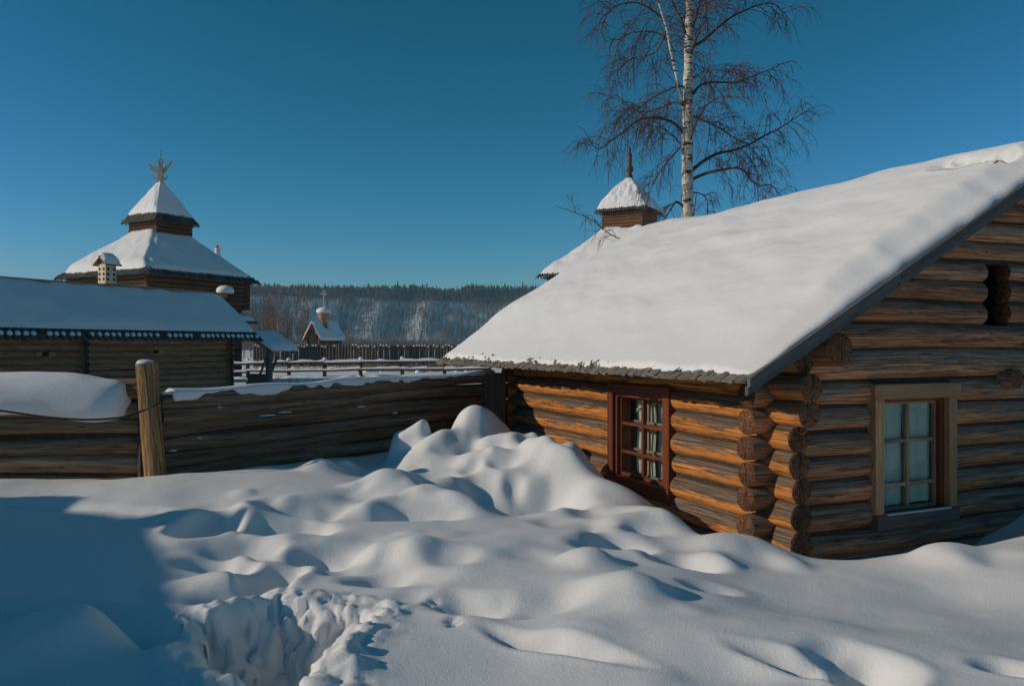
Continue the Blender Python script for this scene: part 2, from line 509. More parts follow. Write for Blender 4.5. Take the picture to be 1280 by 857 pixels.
# ------------------------------------------------------------------ frames of reference
a = unit(V3(-0.41, 0.912, 0))     # along the window wall of the near cabin, away from us
b = V3(a[1], -a[0], 0)            # along its gable wall, to the right
O = V3(2.27, 7.0, EYE)            # notched corner at eye level
def K(u, t, z):                    # cabin coordinates: u along the gable, t along the window wall, z from eye level
    return O + b * u + a * t + Z * z
tr = unit(V3(0.88, -0.477, 0))     # right-hand normal of towers and far building
tl = V3(-0.477, -0.88, 0) / np.linalg.norm([0.477, 0.88])   # left-hand normal

SUN_EL, SUN_AZ = math.radians(23.0), math.radians(-10.0)   # sun from the left, a touch behind us
SUN = V3(-math.cos(SUN_AZ) * math.cos(SUN_EL), math.sin(SUN_AZ) * math.cos(SUN_EL), math.sin(SUN_EL))


# ------------------------------------------------------------------ terrain
def G(px, py, d):
    return (px - CX) / F * d, d, -(py - HY) / F * d
ctrl = [
    G(-60, 857, 3.35), G(150, 857, 3.35), G(400, 857, 3.35), G(640, 857, 3.35), G(900, 857, 3.35), G(1150, 857, 3.35), G(1340, 857, 3.35),
    G(560, 760, 4.3), G(800, 760, 4.3), G(1100, 775, 4.4), G(1300, 775, 4.5), G(300, 758, 4.3), G(60, 760, 4.25),
    G(60, 690, 5.25), G(300, 700, 5.3), G(560, 700, 5.3), G(750, 702, 5.3), G(1000, 722, 5.3), G(1200, 720, 5.4),
    G(100, 645, 6.3), G(300, 650, 6.2), G(500, 655, 6.25), G(700, 655, 6.4), G(860, 690, 6.0),
    G(1010, 702, 6.0), G(1150, 685, 6.15), G(1290, 668, 6.4), G(930, 690, 6.2),
    G(0, 600, 7.4), G(200, 599, 7.4), G(350, 594, 7.7), G(420, 592, 8.1), G(-90, 602, 7.3),
    (-5.3, 8.3, -1.38), (-4.0, 8.3, -1.38), (-3.0, 8.9, -1.37), (-2.2, 9.6, -1.36), (-1.6, 10.4, -1.33), (-1.0, 11.1, -1.28),
    G(500, 592, 8.6), G(560, 575, 9.3), G(640, 566, 9.3), G(700, 590, 8.7), G(620, 605, 8.0), G(560, 622, 7.4), G(640, 640, 7.2),
    G(740, 605, 8.6), G(765, 622, 7.6), G(830, 646, 7.1), G(880, 676, 6.7),
    # against the walls of the cabin the wind has kept a trough
    (2.05, 7.25, -1.95), (1.65, 8.2, -1.92), (1.15, 9.2, -1.75), (0.6, 10.4, -1.5), (0.2, 11.3, -1.35),
    (2.6, 6.95, -2.03), (3.4, 7.35, -2.05), (4.4, 7.7, -1.99), (5.3, 8.15, -1.72), (6.2, 8.5, -1.45), (7.5, 8.6, -1.35), (3.6, 6.9, -1.9), (4.9, 7.3, -1.72),
    (0, 1.5, -1.47), (-2.5, 1.5, -1.47), (2.5, 1.5, -1.47), (-6, 3, -1.4), (6, 4, -1.5), (0, 0, -1.5), (-7.5, 6.5, -1.3), (8, 6.5, -1.35),
    (-8, 10, -1.45), (-5, 11, -1.5), (-2.5, 13, -1.6), (1, 13.5, -1.6), (4, 11, -1.8), (7, 11, -1.7), (-9, 14, -1.6),
]
ctrl = np.array(ctrl)
def tps_phi(r2):
    return 0.5 * r2 * np.log(r2 + 1e-9)
_n = len(ctrl)
_A = np.zeros((_n + 3, _n + 3))
_d2 = ((ctrl[:, None, :2] - ctrl[None, :, :2]) ** 2).sum(-1)
_A[:_n, :_n] = tps_phi(_d2) + np.eye(_n) * 0.02
_A[:_n, _n] = 1
_A[:_n, _n + 1:] = ctrl[:, :2]
_A[_n, :_n] = 1
_A[_n + 1:, :_n] = ctrl[:, :2].T
_w = np.linalg.solve(_A, np.concatenate([ctrl[:, 2], [0, 0, 0]]))
def base_near(x, y):
    s = _w[_n] + _w[_n + 1] * x + _w[_n + 2] * y
    for i in range(_n):
        s = s + _w[i] * tps_phi((x - ctrl[i, 0]) ** 2 + (y - ctrl[i, 1]) ** 2)
    return s
def base_far(x, y):
    r = np.sqrt(x * x + y * y)
    z = -1.55 - 0.25 * sstep(12, 35, r) - 0.45 * sstep(45, 85, y) - 0.5 * sstep(95, 200, y)
    return z
def base_h(x, y):
    x = np.asarray(x, float); y = np.asarray(y, float)
    w = sstep(13.8, 9.5, y) * sstep(-9, -6.5, x) * sstep(9.5, 7.5, x) * sstep(-4, 0, y)
    return base_far(x, y) * (1 - w) + np.where(w > 0, base_near(x, y), 0) * w

def hit(px, py):
    """where the sight line through a photo position meets the base snow surface"""
    d = 2.5
    for _ in range(400):
        z = float(base_h(np.array((px - CX) / F * d), np.array(d)))
        if -(py - HY) / F * d <= z:
            break
        d += 0.03
    return (px - CX) / F * d, d

# (px, py, half width across, half length in depth, height, rotation deg, sharpness)
bumps_px = [
    # pits and old footprints, lower left
    (262, 660, .17, .22, -.26, 0, 2.6), (250, 668, .07, .10, .10, 0, 2), (268, 708, .19, .10, -.13, -22, 2.2), (338, 722, .13, .17, -.17, 0, 2.4),
    (305, 688, .24, .10, -.07, 15, 2), (352, 662, .26, .14, -.10, 5, 2), (388, 697, .15, .12, -.09, -10, 2), (402, 637, .22, .20, -.10, 0, 2),
    (350, 634, .18, .16, -.06, 0, 2), (404, 590, .20, .20, .13, 0, 2), (292, 748, .16, .12, -.07, 10, 2), (320, 640, .20, .22, .04, 0, 2),
    (428, 586, .15, .2, .10, 0, 2), (372, 680, .2, .15, .05, 0, 2),
    (150, 640, .35, .10, -.08, -6, 2), (55, 632, .5, .10, -.07, 0, 2.5), (225, 645, .25, .12, .04, 0, 2),
    # middle
    (490, 611, .25, .28, .14, -15, 2), (487, 646, .30, .13, -.16, 18, 2), (540, 628, .25, .25, .05, 0, 2), (500, 632, .3, .16, .05, 0, 2),
    (655, 632, .56, .30, -.27, 6, 3.0), (570, 640, .24, .3, .10, 20, 2), (618, 655, .3, .25, .04, 0, 2),
    (428, 692, .17, .17, -.13, 0, 2), (478, 706, .22, .12, -.07, -22, 2), (504, 722, .26, .16, -.06, -15, 2), (500, 690, .3, .2, .04, 0, 2),
    (590, 751, .16, .10, -.09, -8, 2), (640, 748, .25, .18, .02, 0, 2), (700, 802, .32, .055, -.08, -38, 2), (735, 795, .2, .18, .035, -30, 2),
    (738, 710, .17, .15, .09, 0, 2), (766, 685, .22, .15, -.08, 0, 2), (790, 695, .2, .18, .03, 0, 2), (690, 672, .5, .2, .04, 12, 2),
    (800, 748, .32, .2, .075, 0, 2), (845, 752, .2, .15, -.04, 0, 2), (720, 735, .35, .2, .03, 0, 2), (620, 690, .4, .25, .03, 15, 2),
    # right
    (855, 704, .20, .16, -.15, -12, 2.4), (898, 702, .14, .15, .04, 0, 2), (886, 737, .13, .1, -.05, 0, 2), (812, 752, .14, .12, .05, 0, 2),
    (985, 706, .14, .16, .05, 0, 2), (1190, 700, .22, .22, .085, -8, 2), (1232, 702, .16, .14, -.04, -10, 2), (920, 690, .4, .22, .12, 0, 2),
    (1010, 834, .24, .055, -.10, -40, 2), (975, 828, .14, .1, .03, -30, 2), (1060, 828, .13, .11, -.07, -20, 2), (1098, 845, .11, .15, -.16, -25, 2.4), (1265, 838, .14, .09, -.08, -30, 2),
    (1120, 800, .4, .25, .03, 0, 2), (940, 800, .4, .2, .03, 0, 2), (1180, 750, .4, .25, -.03, 0, 2), (905, 845, .25, .12, -.03, 0, 2), (1020, 760, .4, .3, -.025, 0, 2),
    (820, 655, .23, .20, .12, -20, 2), (850, 668, .2, .16, .06, -20, 2),
    # lower left shelf lying in the shade
    (110, 812, .34, .14, .10, 5, 3), (30, 822, .3, .16, .08, 0, 2.4), (70, 775, .55, .12, -.13, 2, 2.6), (180, 800, .18, .16, -.16, 0, 2.4),
]
bumps_w = [   # (X, Y, wx, wy, h, rot, p) bigger things in world metres
    (-0.37, 9.72, .28, .26, .31, 35, 3.2), (-0.60, 9.42, .46, .25, .31, 48, 2.4), (-0.95, 9.0, .35, .3, .08, 40, 2.2),
    (-1.19, 9.35, .21, .19, .29, 20, 8.0), (-1.0, 9.15, .22, .2, .08, 20, 2.6),
    (0.10, 9.35, .20, .18, .10, 0, 2.6), (0.48, 8.95, .42, .28, .18, -15, 5.0), (0.12, 9.1, .22, .2, .10, 0, 3.5), (0.62, 8.7, .16, .14, .07, 0, 3.0), (0.84, 8.70, .20, .26, .15, -40, 3.0),
    (0.05, 8.30, .46, .28, .15, 20, 2.8), (0.28, 8.42, .12, .18, .10, 10, 3.0), (0.56, 8.22, .28, .24, .24, -25, 3.6), (0.90, 7.78, .42, .20, .15, -25, 2.8), (-0.45, 8.65, .28, .26, .08, 20, 2.4),
    (-0.20, 9.15, .12, .11, .09, 0, 2.6), (-0.02, 9.1, .10, .10, .08, 0, 2.6), (-0.35, 8.9, .15, .13, -.08, 0, 2.2), (-0.10, 8.66, .14, .12, -.09, 0, 2.2), (0.30, 8.62, .10, .10, -.08, 0, 2.4), (0.18, 9.03, .10, .08, -.09, 0, 2.2),
    (-0.62, 9.0, .2, .12, -.06, 30, 2.2), (-0.75, 8.2, .3, .2, .05, 20, 2.2),
]
BW = []
for px, py, wx, wy, h, rot, p in bumps_px:
    x, y = hit(px, py)
    BW.append((x, y, wx * .80, wy * .92, h * 1.12, rot, max(p, 2.4)))
bq = random.Random(4)
for px, py, r, h in ((575, 562, .16, .09), (612, 572, .13, .10), (645, 566, .13, .10), (590, 590, .2, .08), (530, 590, .22, .07), (560, 612, .18, .07), (698, 606, .16, .05), (728, 622, .18, .10),
                     (655, 588, .15, .08), (628, 598, .12, -.07), (600, 612, .13, -.06), (540, 604, .14, -.07), (505, 600, .14, .06), (575, 640, .16, .05), (615, 630, .12, -.05), (690, 640, .2, .06),
                     (735, 640, .14, -.05), (545, 552, .12, .06), (578, 548, .12, .06), (622, 592, .11, .07), (668, 612, .12, .07), (705, 580, .12, .06), (738, 592, .11, .06), (500, 575, .13, .06), (585, 600, .1, -.05), (645, 612, .09, -.05), (530, 630, .14, .05), (470, 640, .12, .05), (708, 655, .13, .05), (670, 575, .08, .05), (550, 575, .09, -.05), (780, 655, .16, .07), (800, 668, .10, -.05), (465, 612, .2, .05), (448, 625, .16, -.05)):
    x, y = hit(px, py)
    BW.append((x, y, r, r * .85, h, bq.uniform(-40, 40), 2.8))
for k in range(46):          # small dimples and swellings all over the trodden part
    px, py = bq.uniform(240, 930), bq.uniform(612, 775)
    if 230 < px < 500 and py > 735: continue
    x, y = hit(px, py)
    r = bq.uniform(.05, .13)
    BW.append((x, y, r * bq.uniform(.9, 1.6), r, bq.choice((-1, -1, .6)) * r * bq.uniform(.25, .6), bq.uniform(-50, 30), 2.6))
for k in range(34):
    px, py = bq.uniform(235, 560), bq.uniform(606, 738)
    x, y = hit(px, py)
    r = bq.uniform(.05, .11)
    BW.append((x, y, r * bq.uniform(1, 1.5), r, bq.choice((-1, .8)) * r * bq.uniform(.3, .55), bq.uniform(-50, 30), 2.5))
for px, py in ((562, 771), (568, 768), (566, 776), (571, 773), (538, 752), (545, 749), (553, 752)):
    x, y = hit(px, py)
    BW.append((x, y, .020, .016, -.022, 20, 2.2))
BW += bumps_w

# trench dug through the snow, lower left: outline from the photo laid out on the snow surface
trench = [hit(*q) for q in [(232, 775), (262, 768), (300, 756), (345, 745), (400, 747), (440, 752), (482, 762), (462, 776), (440, 790), (424, 808), (410, 830), (398, 858), (380, 905), (300, 905), (290, 866), (262, 852), (238, 826), (205, 800)]]
trench = np.array(trench)
def seg_dist(px, py, poly):
    n = len(poly)
    dmin = np.full(px.shape, 1e9)
    inside = np.zeros(px.shape, bool)
    for i in range(n):
        x0, y0 = poly[i]; x1, y1 = poly[(i + 1) % n]
        dx, dy = x1 - x0, y1 - y0
        t = np.clip(((px - x0) * dx + (py - y0) * dy) / (dx * dx + dy * dy), 0, 1)
        dmin = np.minimum(dmin, np.hypot(px - x0 - t * dx, py - y0 - t * dy))
        c = ((y0 > py) != (y1 > py)) & (px < (x1 - x0) * (py - y0) / (y1 - y0 + 1e-12) + x0)
        inside ^= c
    return np.where(inside, -dmin, dmin)

_jx = rng.uniform(0, 1, (128, 128)); _jy = rng.uniform(0, 1, (128, 128))
def cells(x, y):
    """rounded chunks: 1 at the middle of a cell, 0 at its rim"""
    xi, yi = np.floor(x).astype(int), np.floor(y).astype(int)
    best = np.full(np.shape(x), 9.0)
    for i in (-1, 0, 1):
        for j in (-1, 0, 1):
            cx, cy = xi + i, yi + j
            dx = cx + _jx[cx & 127, cy & 127] - x
            dy = cy + _jy[cx & 127, cy & 127] - y
            best = np.minimum(best, dx * dx + dy * dy)
    return np.clip(1 - best * 1.1, 0, 1)
def ground_h(x, y):
    x = np.asarray(x, float); y = np.asarray(y, float)
    z = base_h(x, y)
    near = (np.abs(x) < 9) & (y > 0.5) & (y < 13.5)
    xs, ys = x[near], y[near]
    wx_ = xs + 0.05 * vnoise(xs * 2.1, ys * 2.1) + 0.02 * vnoise(xs * 6 + 9, ys * 6)
    wy_ = ys + 0.05 * vnoise(xs * 2.1 + 40, ys * 2.1 + 3) + 0.02 * vnoise(xs * 6, ys * 6 + 31)
    dz = np.zeros_like(xs)
    for bx, by, wx, wy, h, rot, p in BW:
        c, s = math.cos(math.radians(rot)), math.sin(math.radians(rot))
        dx, dy = wx_ - bx, wy_ - by
        u = (dx * c + dy * s) / wx
        v = (-dx * s + dy * c) / wy
        r = np.sqrt(u * u + v * v)
        g = np.exp(-0.5 * (r ** p) * (1.0 if p <= 2 else 1.0))
        dz += h * g
        if h < -0.05:                       # a small lip round each pit
            dz += 0.10 * abs(h) * np.exp(-((r - 2.0) / 0.55) ** 2)
    dz += 0.030 * fbm(xs * 1.2, ys * 0.95, 2) + 0.0022 * fbm(xs * 5 + 3, ys * 5, 2)
    sd = seg_dist(xs + 0.05 * fbm(xs * 2.6, ys * 2.6, 2), ys + 0.05 * fbm(xs * 2.6 + 50, ys * 2.6, 2), trench)
    zone = sd < 0.5
    xz, yz, sz = xs[zone], ys[zone], sd[zone]
    ch = cells(xz * 7, yz * 7) * .5 + cells(xz * 15 + 3, yz * 15) * .25 + .25 * fbm(xz * 9, yz * 9, 3)
    szz = sz + .10 * (ch - .35)
    ins = sstep(0.0, -0.20, szz)
    floor = -0.50 + 0.12 * fbm(xz * 3, yz * 3, 2) + .10 * ch
    rimm = np.exp(-((sz - .02) / .10) ** 2)
    right = sstep(-1.35, -0.95, xz) * sstep(4.3, 3.6, yz)
    rim2 = np.exp(-((sz - .10) / .14) ** 2) * right
    d2 = dz[zone] * (1 - ins) + ins * floor + rimm * (.012 + .05 * np.clip(ch - .25, 0, 1)) + rim2 * .06 * (ch - .2)
    dz[zone] = d2
    z = z.copy()
    z[near] += dz
    far = ~near
    z[far] += 0.06 * fbm(x[far] * 0.25, y[far] * 0.25, 3) * sstep(0.5, 20, np.hypot(x[far], y[far]))
    return z

def axis_pts(lo, hi, step, far_lo, far_hi, ratio=1.22):
    mid = list(np.arange(lo, hi + 1e-6, step))
    up, s, x = [], step, hi
    while x < far_hi:
        s *= ratio; x += s; up.append(x)
    dn, s, x = [], step, lo
    while x > far_lo:
        s *= ratio; x -= s; dn.append(x)
    return np.array(dn[::-1] + mid + up)
gx = axis_pts(-5.6, 6.6, 0.028, -1150, 1150)
gy = axis_pts(2.2, 11.6, 0.032, -350, 1350)
gx = np.unique(np.concatenate([gx[(gx < -2.3) | (gx > -.25)], np.arange(-2.3, -.25, .016)]))
gy = np.unique(np.concatenate([gy[(gy < 2.5) | (gy > 4.7)], np.arange(2.5, 4.7, .018)]))
GX, GY = np.meshgrid(gx, gy)
GZ = ground_h(GX, GY) + EYE
_near = (np.abs(GX + 1.25) < 1.3) & (GY > 2.3) & (GY < 4.9)
_sd = seg_dist(GX[_near], GY[_near], trench)
_w8 = sstep(.16, .0, _sd) * sstep(-.75, -.35, _sd) 
_x, _y, _z = GX[_near], GY[_near], GZ[_near]
for A_, fr in ((.026, 5.0), (.015, 12.0), (.010, 30.0)):
    n1_ = fbm(_x * fr + 3, _z * fr * 2.1 + _y * fr * .35, 2)
    n2_ = fbm(_x * fr * .6 + _y * fr * .5 + 40, _z * fr * 2.0 + 9, 2)
    n3_ = fbm(_x * fr + 71, _y * fr + 13, 2)
    GY[_near] = GY[_near] + _w8 * A_ * n1_
    GX[_near] = GX[_near] + _w8 * A_ * .8 * n2_
    GZ[_near] = GZ[_near] + _w8 * A_ * .8 * n3_
mb_n = (len(gy), len(gx))
me = bpy.data.meshes.new('ground')
verts = np.stack([GX, GY, GZ], -1).reshape(-1, 3)
ii, jj = np.meshgrid(np.arange(mb_n[0] - 1), np.arange(mb_n[1] - 1), indexing='ij')
q0 = (ii * mb_n[1] + jj).ravel()
quads = np.stack([q0, q0 + 1, q0 + mb_n[1] + 1, q0 + mb_n[1]], -1)
me.vertices.add(len(verts))
me.vertices.foreach_set('co', verts.astype(np.float32).ravel())
me.loops.add(quads.size)
me.loops.foreach_set('vertex_index', quads.astype(np.int32).ravel())
me.polygons.add(len(quads))
me.polygons.foreach_set('loop_start', (np.arange(len(quads)) * 4).astype(np.int32))
me.polygons.foreach_set('use_smooth', np.ones(len(quads), bool))
me.update()
me.validate()
me.materials.append(M['snow'])
ground = bpy.data.objects.new('ground', me)
C.objects.link(ground)
ground['kind'] = 'structure'
ground['label'] = 'deep white snow with mounds, pits and a dug trench in front'

def gz(x, y):
    return float(ground_h(np.array([x]), np.array([y]))[0]) + EYE

# ------------------------------------------------------------------ near log cabin
EV, OE, RK, PITCH, ROOF_L, HALF = -0.265, 0.70, 0.50, 0.54, 7.5, 4.12   # eave height, eave and rake overhang, slope, length, half width from the eave edge
def RF(q, t, z=0.0):
    """roof coordinates: q up from the near eave, t along from the near rake, z above the deck top"""
    qq = q if q <= HALF else 2 * HALF - q
    return O + b * (q - OE) + a * (t - RK) + Z * (EV + PITCH * qq + z)

cabin = empty('log_cabin', K(0, 0, 0) - Z * 2.2, 'old log cabin with heavy snow on its roof and two small windows, near right', 'log cabin')

# walls: a dark chinked core with every log a piece of its own
def wall_core(origin, d, nrm, x0, x1, z0, z1, holes, top=None):
    """core slab split round openings; holes: (x0,x1,z0,z1)"""
    m = MB()
    xs = sorted({x0, x1, *[h[0] for h in holes], *[h[1] for h in holes]})
    for i in range(len(xs) - 1):
        xa, xb = xs[i], xs[i + 1]
        xm = (xa + xb) / 2
        cuts = sorted([(h[2], h[3]) for h in holes if h[0] <= xm <= h[1]])
        z = z0
        zt = z1 if top is None else min(z1, top(xm) - 0.02)
        spans = []
        for c0, c1 in cuts:
            if c0 > z: spans.append((z, min(c0, zt)))
            z = c1
        if z < zt: spans.append((z, zt))
        for c0, c1 in spans:
            if c1 - c0 < 0.01: continue
            if top is None or (xb - xa) < 0.3:
                sub = [(xa, xb)]
            else:
                k = int((xb - xa) / 0.25) + 1
                sub = [(xa + (xb - xa) * j / k, xa + (xb - xa) * (j + 1) / k) for j in range(k)]
            for sa, sb in sub:
                ct = c1
                if top is not None and c1 >= zt - 1e-6:
                    ct = min(z1, min(top(sa), top(sb)) - 0.02)
                if ct - c0 < 0.01: continue
                m.box(origin + d * (sa + sb) / 2 + Z * (c0 + ct) / 2, (d * ((sb - sa) / 2), nrm * 0.055, Z * ((ct - c0) / 2)))
    return m

WA = (1.34, 2.55, -1.57, -0.425)      # window A outer frame: t0,t1,z0,z1
WB = (1.08, 2.19, -1.675, -0.355)       # window B outer frame: u0,u1,z0,z1
GO = (2.68, 3.06, 0.205, 0.825)         # opening high in the gable
TL = 5.35                               # length of window wall
GW = 6.84                                # width of gable wall

wallA = wall_core(O, a, b, 0.0, TL, -2.3, 0.08, [(WA[0] + .05, WA[1] - .05, WA[2] + .05, WA[3] - .05)]).build('log_wall', M['chink'], cabin)
wallA['label'] = 'sunlit log wall with the red-brown window'
topf = lambda u: EV - 0.10 + PITCH * min(u + OE, 2 * HALF - OE - u + 0.0)
wallB = wall_core(O, b, a, 0.0, GW, -2.3, 2.0, [(WB[0] + .06, WB[1] - .06, WB[2] + .08, WB[3] - .06), GO], topf).build('log_wall', M['chink'], cabin)
wallB['label'] = 'shaded gable log wall with the bare wood window'

ca = [(0.06, .10), (-0.13, .105), (-0.335, .118), (-0.556, .118), (-0.778, .116), (-1.0, .116), (-1.21, .108), (-1.43, .116), (-1.665, .124), (-1.90, .12), (-2.13, .12)]
for i, (z, r) in enumerate(ca):
    p = (0.30, .38, .47, .43, .33, .34, .35, .35, .35, .33, .33)[i]
    rr = random.random()
    if i == 0:
        segs = [(-0.02, TL)]
    elif WA[2] - 0.02 < z < WA[3] + 0.04:
        segs = [(-p, WA[0] + 0.03), (WA[1] - 0.03, TL + .28)]
    else:
        segs = [(-p, TL + .28)]
    for s0, s1 in segs:
        m = MB()
        m.log(K(0, s0, z), K(0, s1, z), r * 1.02, r * 0.98, rr, ns=22, seg=.11, wob=.008)
        m.build('log', [M['log_sun'], M['end']], wallA)

cb = [(-2.03, .135), (-1.80, .125), (-1.563, .122), (-1.315, .118), (-1.10, .112), (-.885, .112), (-.66, .115), (-.432, .118), (-.172, .148), (.085, .125),
      (.318, .116), (.535, .112), (.742, .108), (.945, .108), (1.15, .11), (1.355, .11), (1.56, .11), (1.76, .10)]
for i, (z, r) in enumerate(cb):
    u0 = -0.28 if z < -0.3 else (z - EV + .12) / PITCH - OE + 0.08
    u1 = GW + .28 if z < -0.3 else 2 * HALF - 2 * OE - u0
    if z > -0.3 and z < 0.0:
        u0 = max(u0, 0.30)
    rr = random.random()
    hole = None
    if WB[2] + 0.03 < z < WB[3] - 0.02: hole = (WB[0] + .03, WB[1] - .03)
    if GO[2] < z < GO[3]: hole = (GO[0], GO[1])
    segs = [(u0, u1)] if hole is None else [(u0, hole[0]), (hole[1], u1)]
    for k, (s0, s1) in enumerate(segs):
        m = MB()
        if k == 1 and GO[2] < z < GO[3]:
            r2 = r * 0.93
        else:
            r2 = r
        rb = r2 if s0 > -.2 else r2 * 0.93
        m.log(K(s0, 0, z), K(s1, 0, z), rb, r2, rr, ns=22, seg=.11, wob=.008)
        m.build('log', [M['log_gable'], M['end']], wallB)

# purlins and the end of an inner wall log showing through the gable
for nm, u, z, r, t0, t1 in (('purlin', .36, -.03, .145, -.42, 1.2), ('log_end', 2.98, -.33, .10, -.20, .35)):
    m = MB()
    m.log(K(u, t0, z), K(u, t1, z), r, r, None, ns=24, wob=.004)
    m.build(nm, [M['log_gable'], M['end']], cabin)

# the two hidden walls keep the room dark
m = MB()
for z, r in ca:
    m.log(K(GW, -.1, z), K(GW, TL + .2, z), r, r, None, ns=10, seg=.6)
for z, r in cb:
    u0 = -0.2 if z < -0.3 else (z - EV + .12) / PITCH - OE + 0.12
    m.log(K(u0, TL, z), K(2 * HALF - 2 * OE - u0, TL, z), r, r, None, ns=10, seg=.6)
m.box(K(GW, TL / 2, -1.2), (a * TL / 2, b * .05, Z * 1.1))
m.box(K(GW / 2, TL, -1.2), (b * GW / 2, a * .05, Z * 1.1))
m.box(K(GW / 2, TL / 2, -2.15), (b * GW / 2, a * TL / 2, Z * .03))
m.box(K(GW / 2, TL / 2, -0.02), (b * (GW / 2 - .1), a * (TL / 2 - .1), Z * .02))
m.build('back_wall', [M['log_gable'], M['end']], cabin)

# roof: deck, rake boards, shingled eave
m = MB()
for side in (0, 1):
    for k in range(28):
        t0 = ROOF_L * k / 28
        t1 = ROOF_L * (k + 1) / 28
        qs = (0.06, HALF) if side == 0 else (2 * HALF - 0.06, HALF)
        c = (RF(qs[0], t0) + RF(qs[1], t1)) / 2 - Z * .045
        sl = (RF(qs[1], 0) - RF(qs[0], 0)) / 2
        m.box(c, (sl, a * ((t1 - t0) / 2 - .002), Z * .025))
roof = m.build('roof', M['deck'], cabin)
m = MB()
for lo, hi, thick, prd in ((-.115, -.045, .018, .0), (-.050, .022, .020, .022)):
    for q0, q1 in ((-.02, 1.62), (1.63, 3.3), (3.31, HALF)):
        c = (RF(q0, 0) + RF(q1, 0)) / 2 + Z * ((lo + hi) / 2) - a * (thick + prd)
        m.box(c, ((RF(q1, 0) - RF(q0, 0)) / 2, a * thick, Z * ((hi - lo) / 2)))
m.box((RF(HALF, 0) + RF(2 * HALF, 0)) / 2 - Z * .06 - a * .02, ((RF(2 * HALF, 0) - RF(HALF, 0)) / 2, a * .02, Z * .09))
m.build('rake_board', M['fascia'], roof, .004)
m = MB()
sl = unit(RF(1, 0) - RF(0, 0))
nrm = np.cross(a, sl)
nrm = nrm if nrm[2] > 0 else -nrm
for row in range(2):
    t = -0.02
    while t < ROOF_L:
        w = random.uniform(.06, .11)
        q = -0.02 + row * 0.05 + random.uniform(-.015, .012)
        tilt = random.uniform(-.03, .05)
        lift = -.012 + row * .007 + random.uniform(0, .010)
        ln = random.uniform(.08, .11)
        s2 = unit(sl + nrm * (tilt - .02) + a * random.uniform(-.08, .08))
        n2 = unit(np.cross(a, s2))
        n2 = n2 if n2[2] > 0 else -n2
        m.box(RF(q, t + w / 2) + nrm * lift + s2 * ln, (s2 * ln, a * (w / 2 - .003), n2 * random.uniform(.007, .012)))
        t += w
for k in range(50):       # split and lifted shingle splinters poking through the edge of the snow
    t = random.uniform(.5, ROOF_L) if k > 25 else random.uniform(5.0, ROOF_L)
    s2 = unit(sl * random.uniform(-.4, 1) + nrm * random.uniform(.0, .7) + a * random.uniform(-1.2, 1.2))
    a2 = unit(np.cross(s2, nrm) + 1e-6)
    m.box(RF(random.uniform(.02, .19), t) + nrm * .025, (s2 * random.uniform(.02, .06), a2 * random.uniform(.005, .018), unit(np.cross(s2, a2)) * .004))
m.build('shingle_edge', M['shingle'], roof)
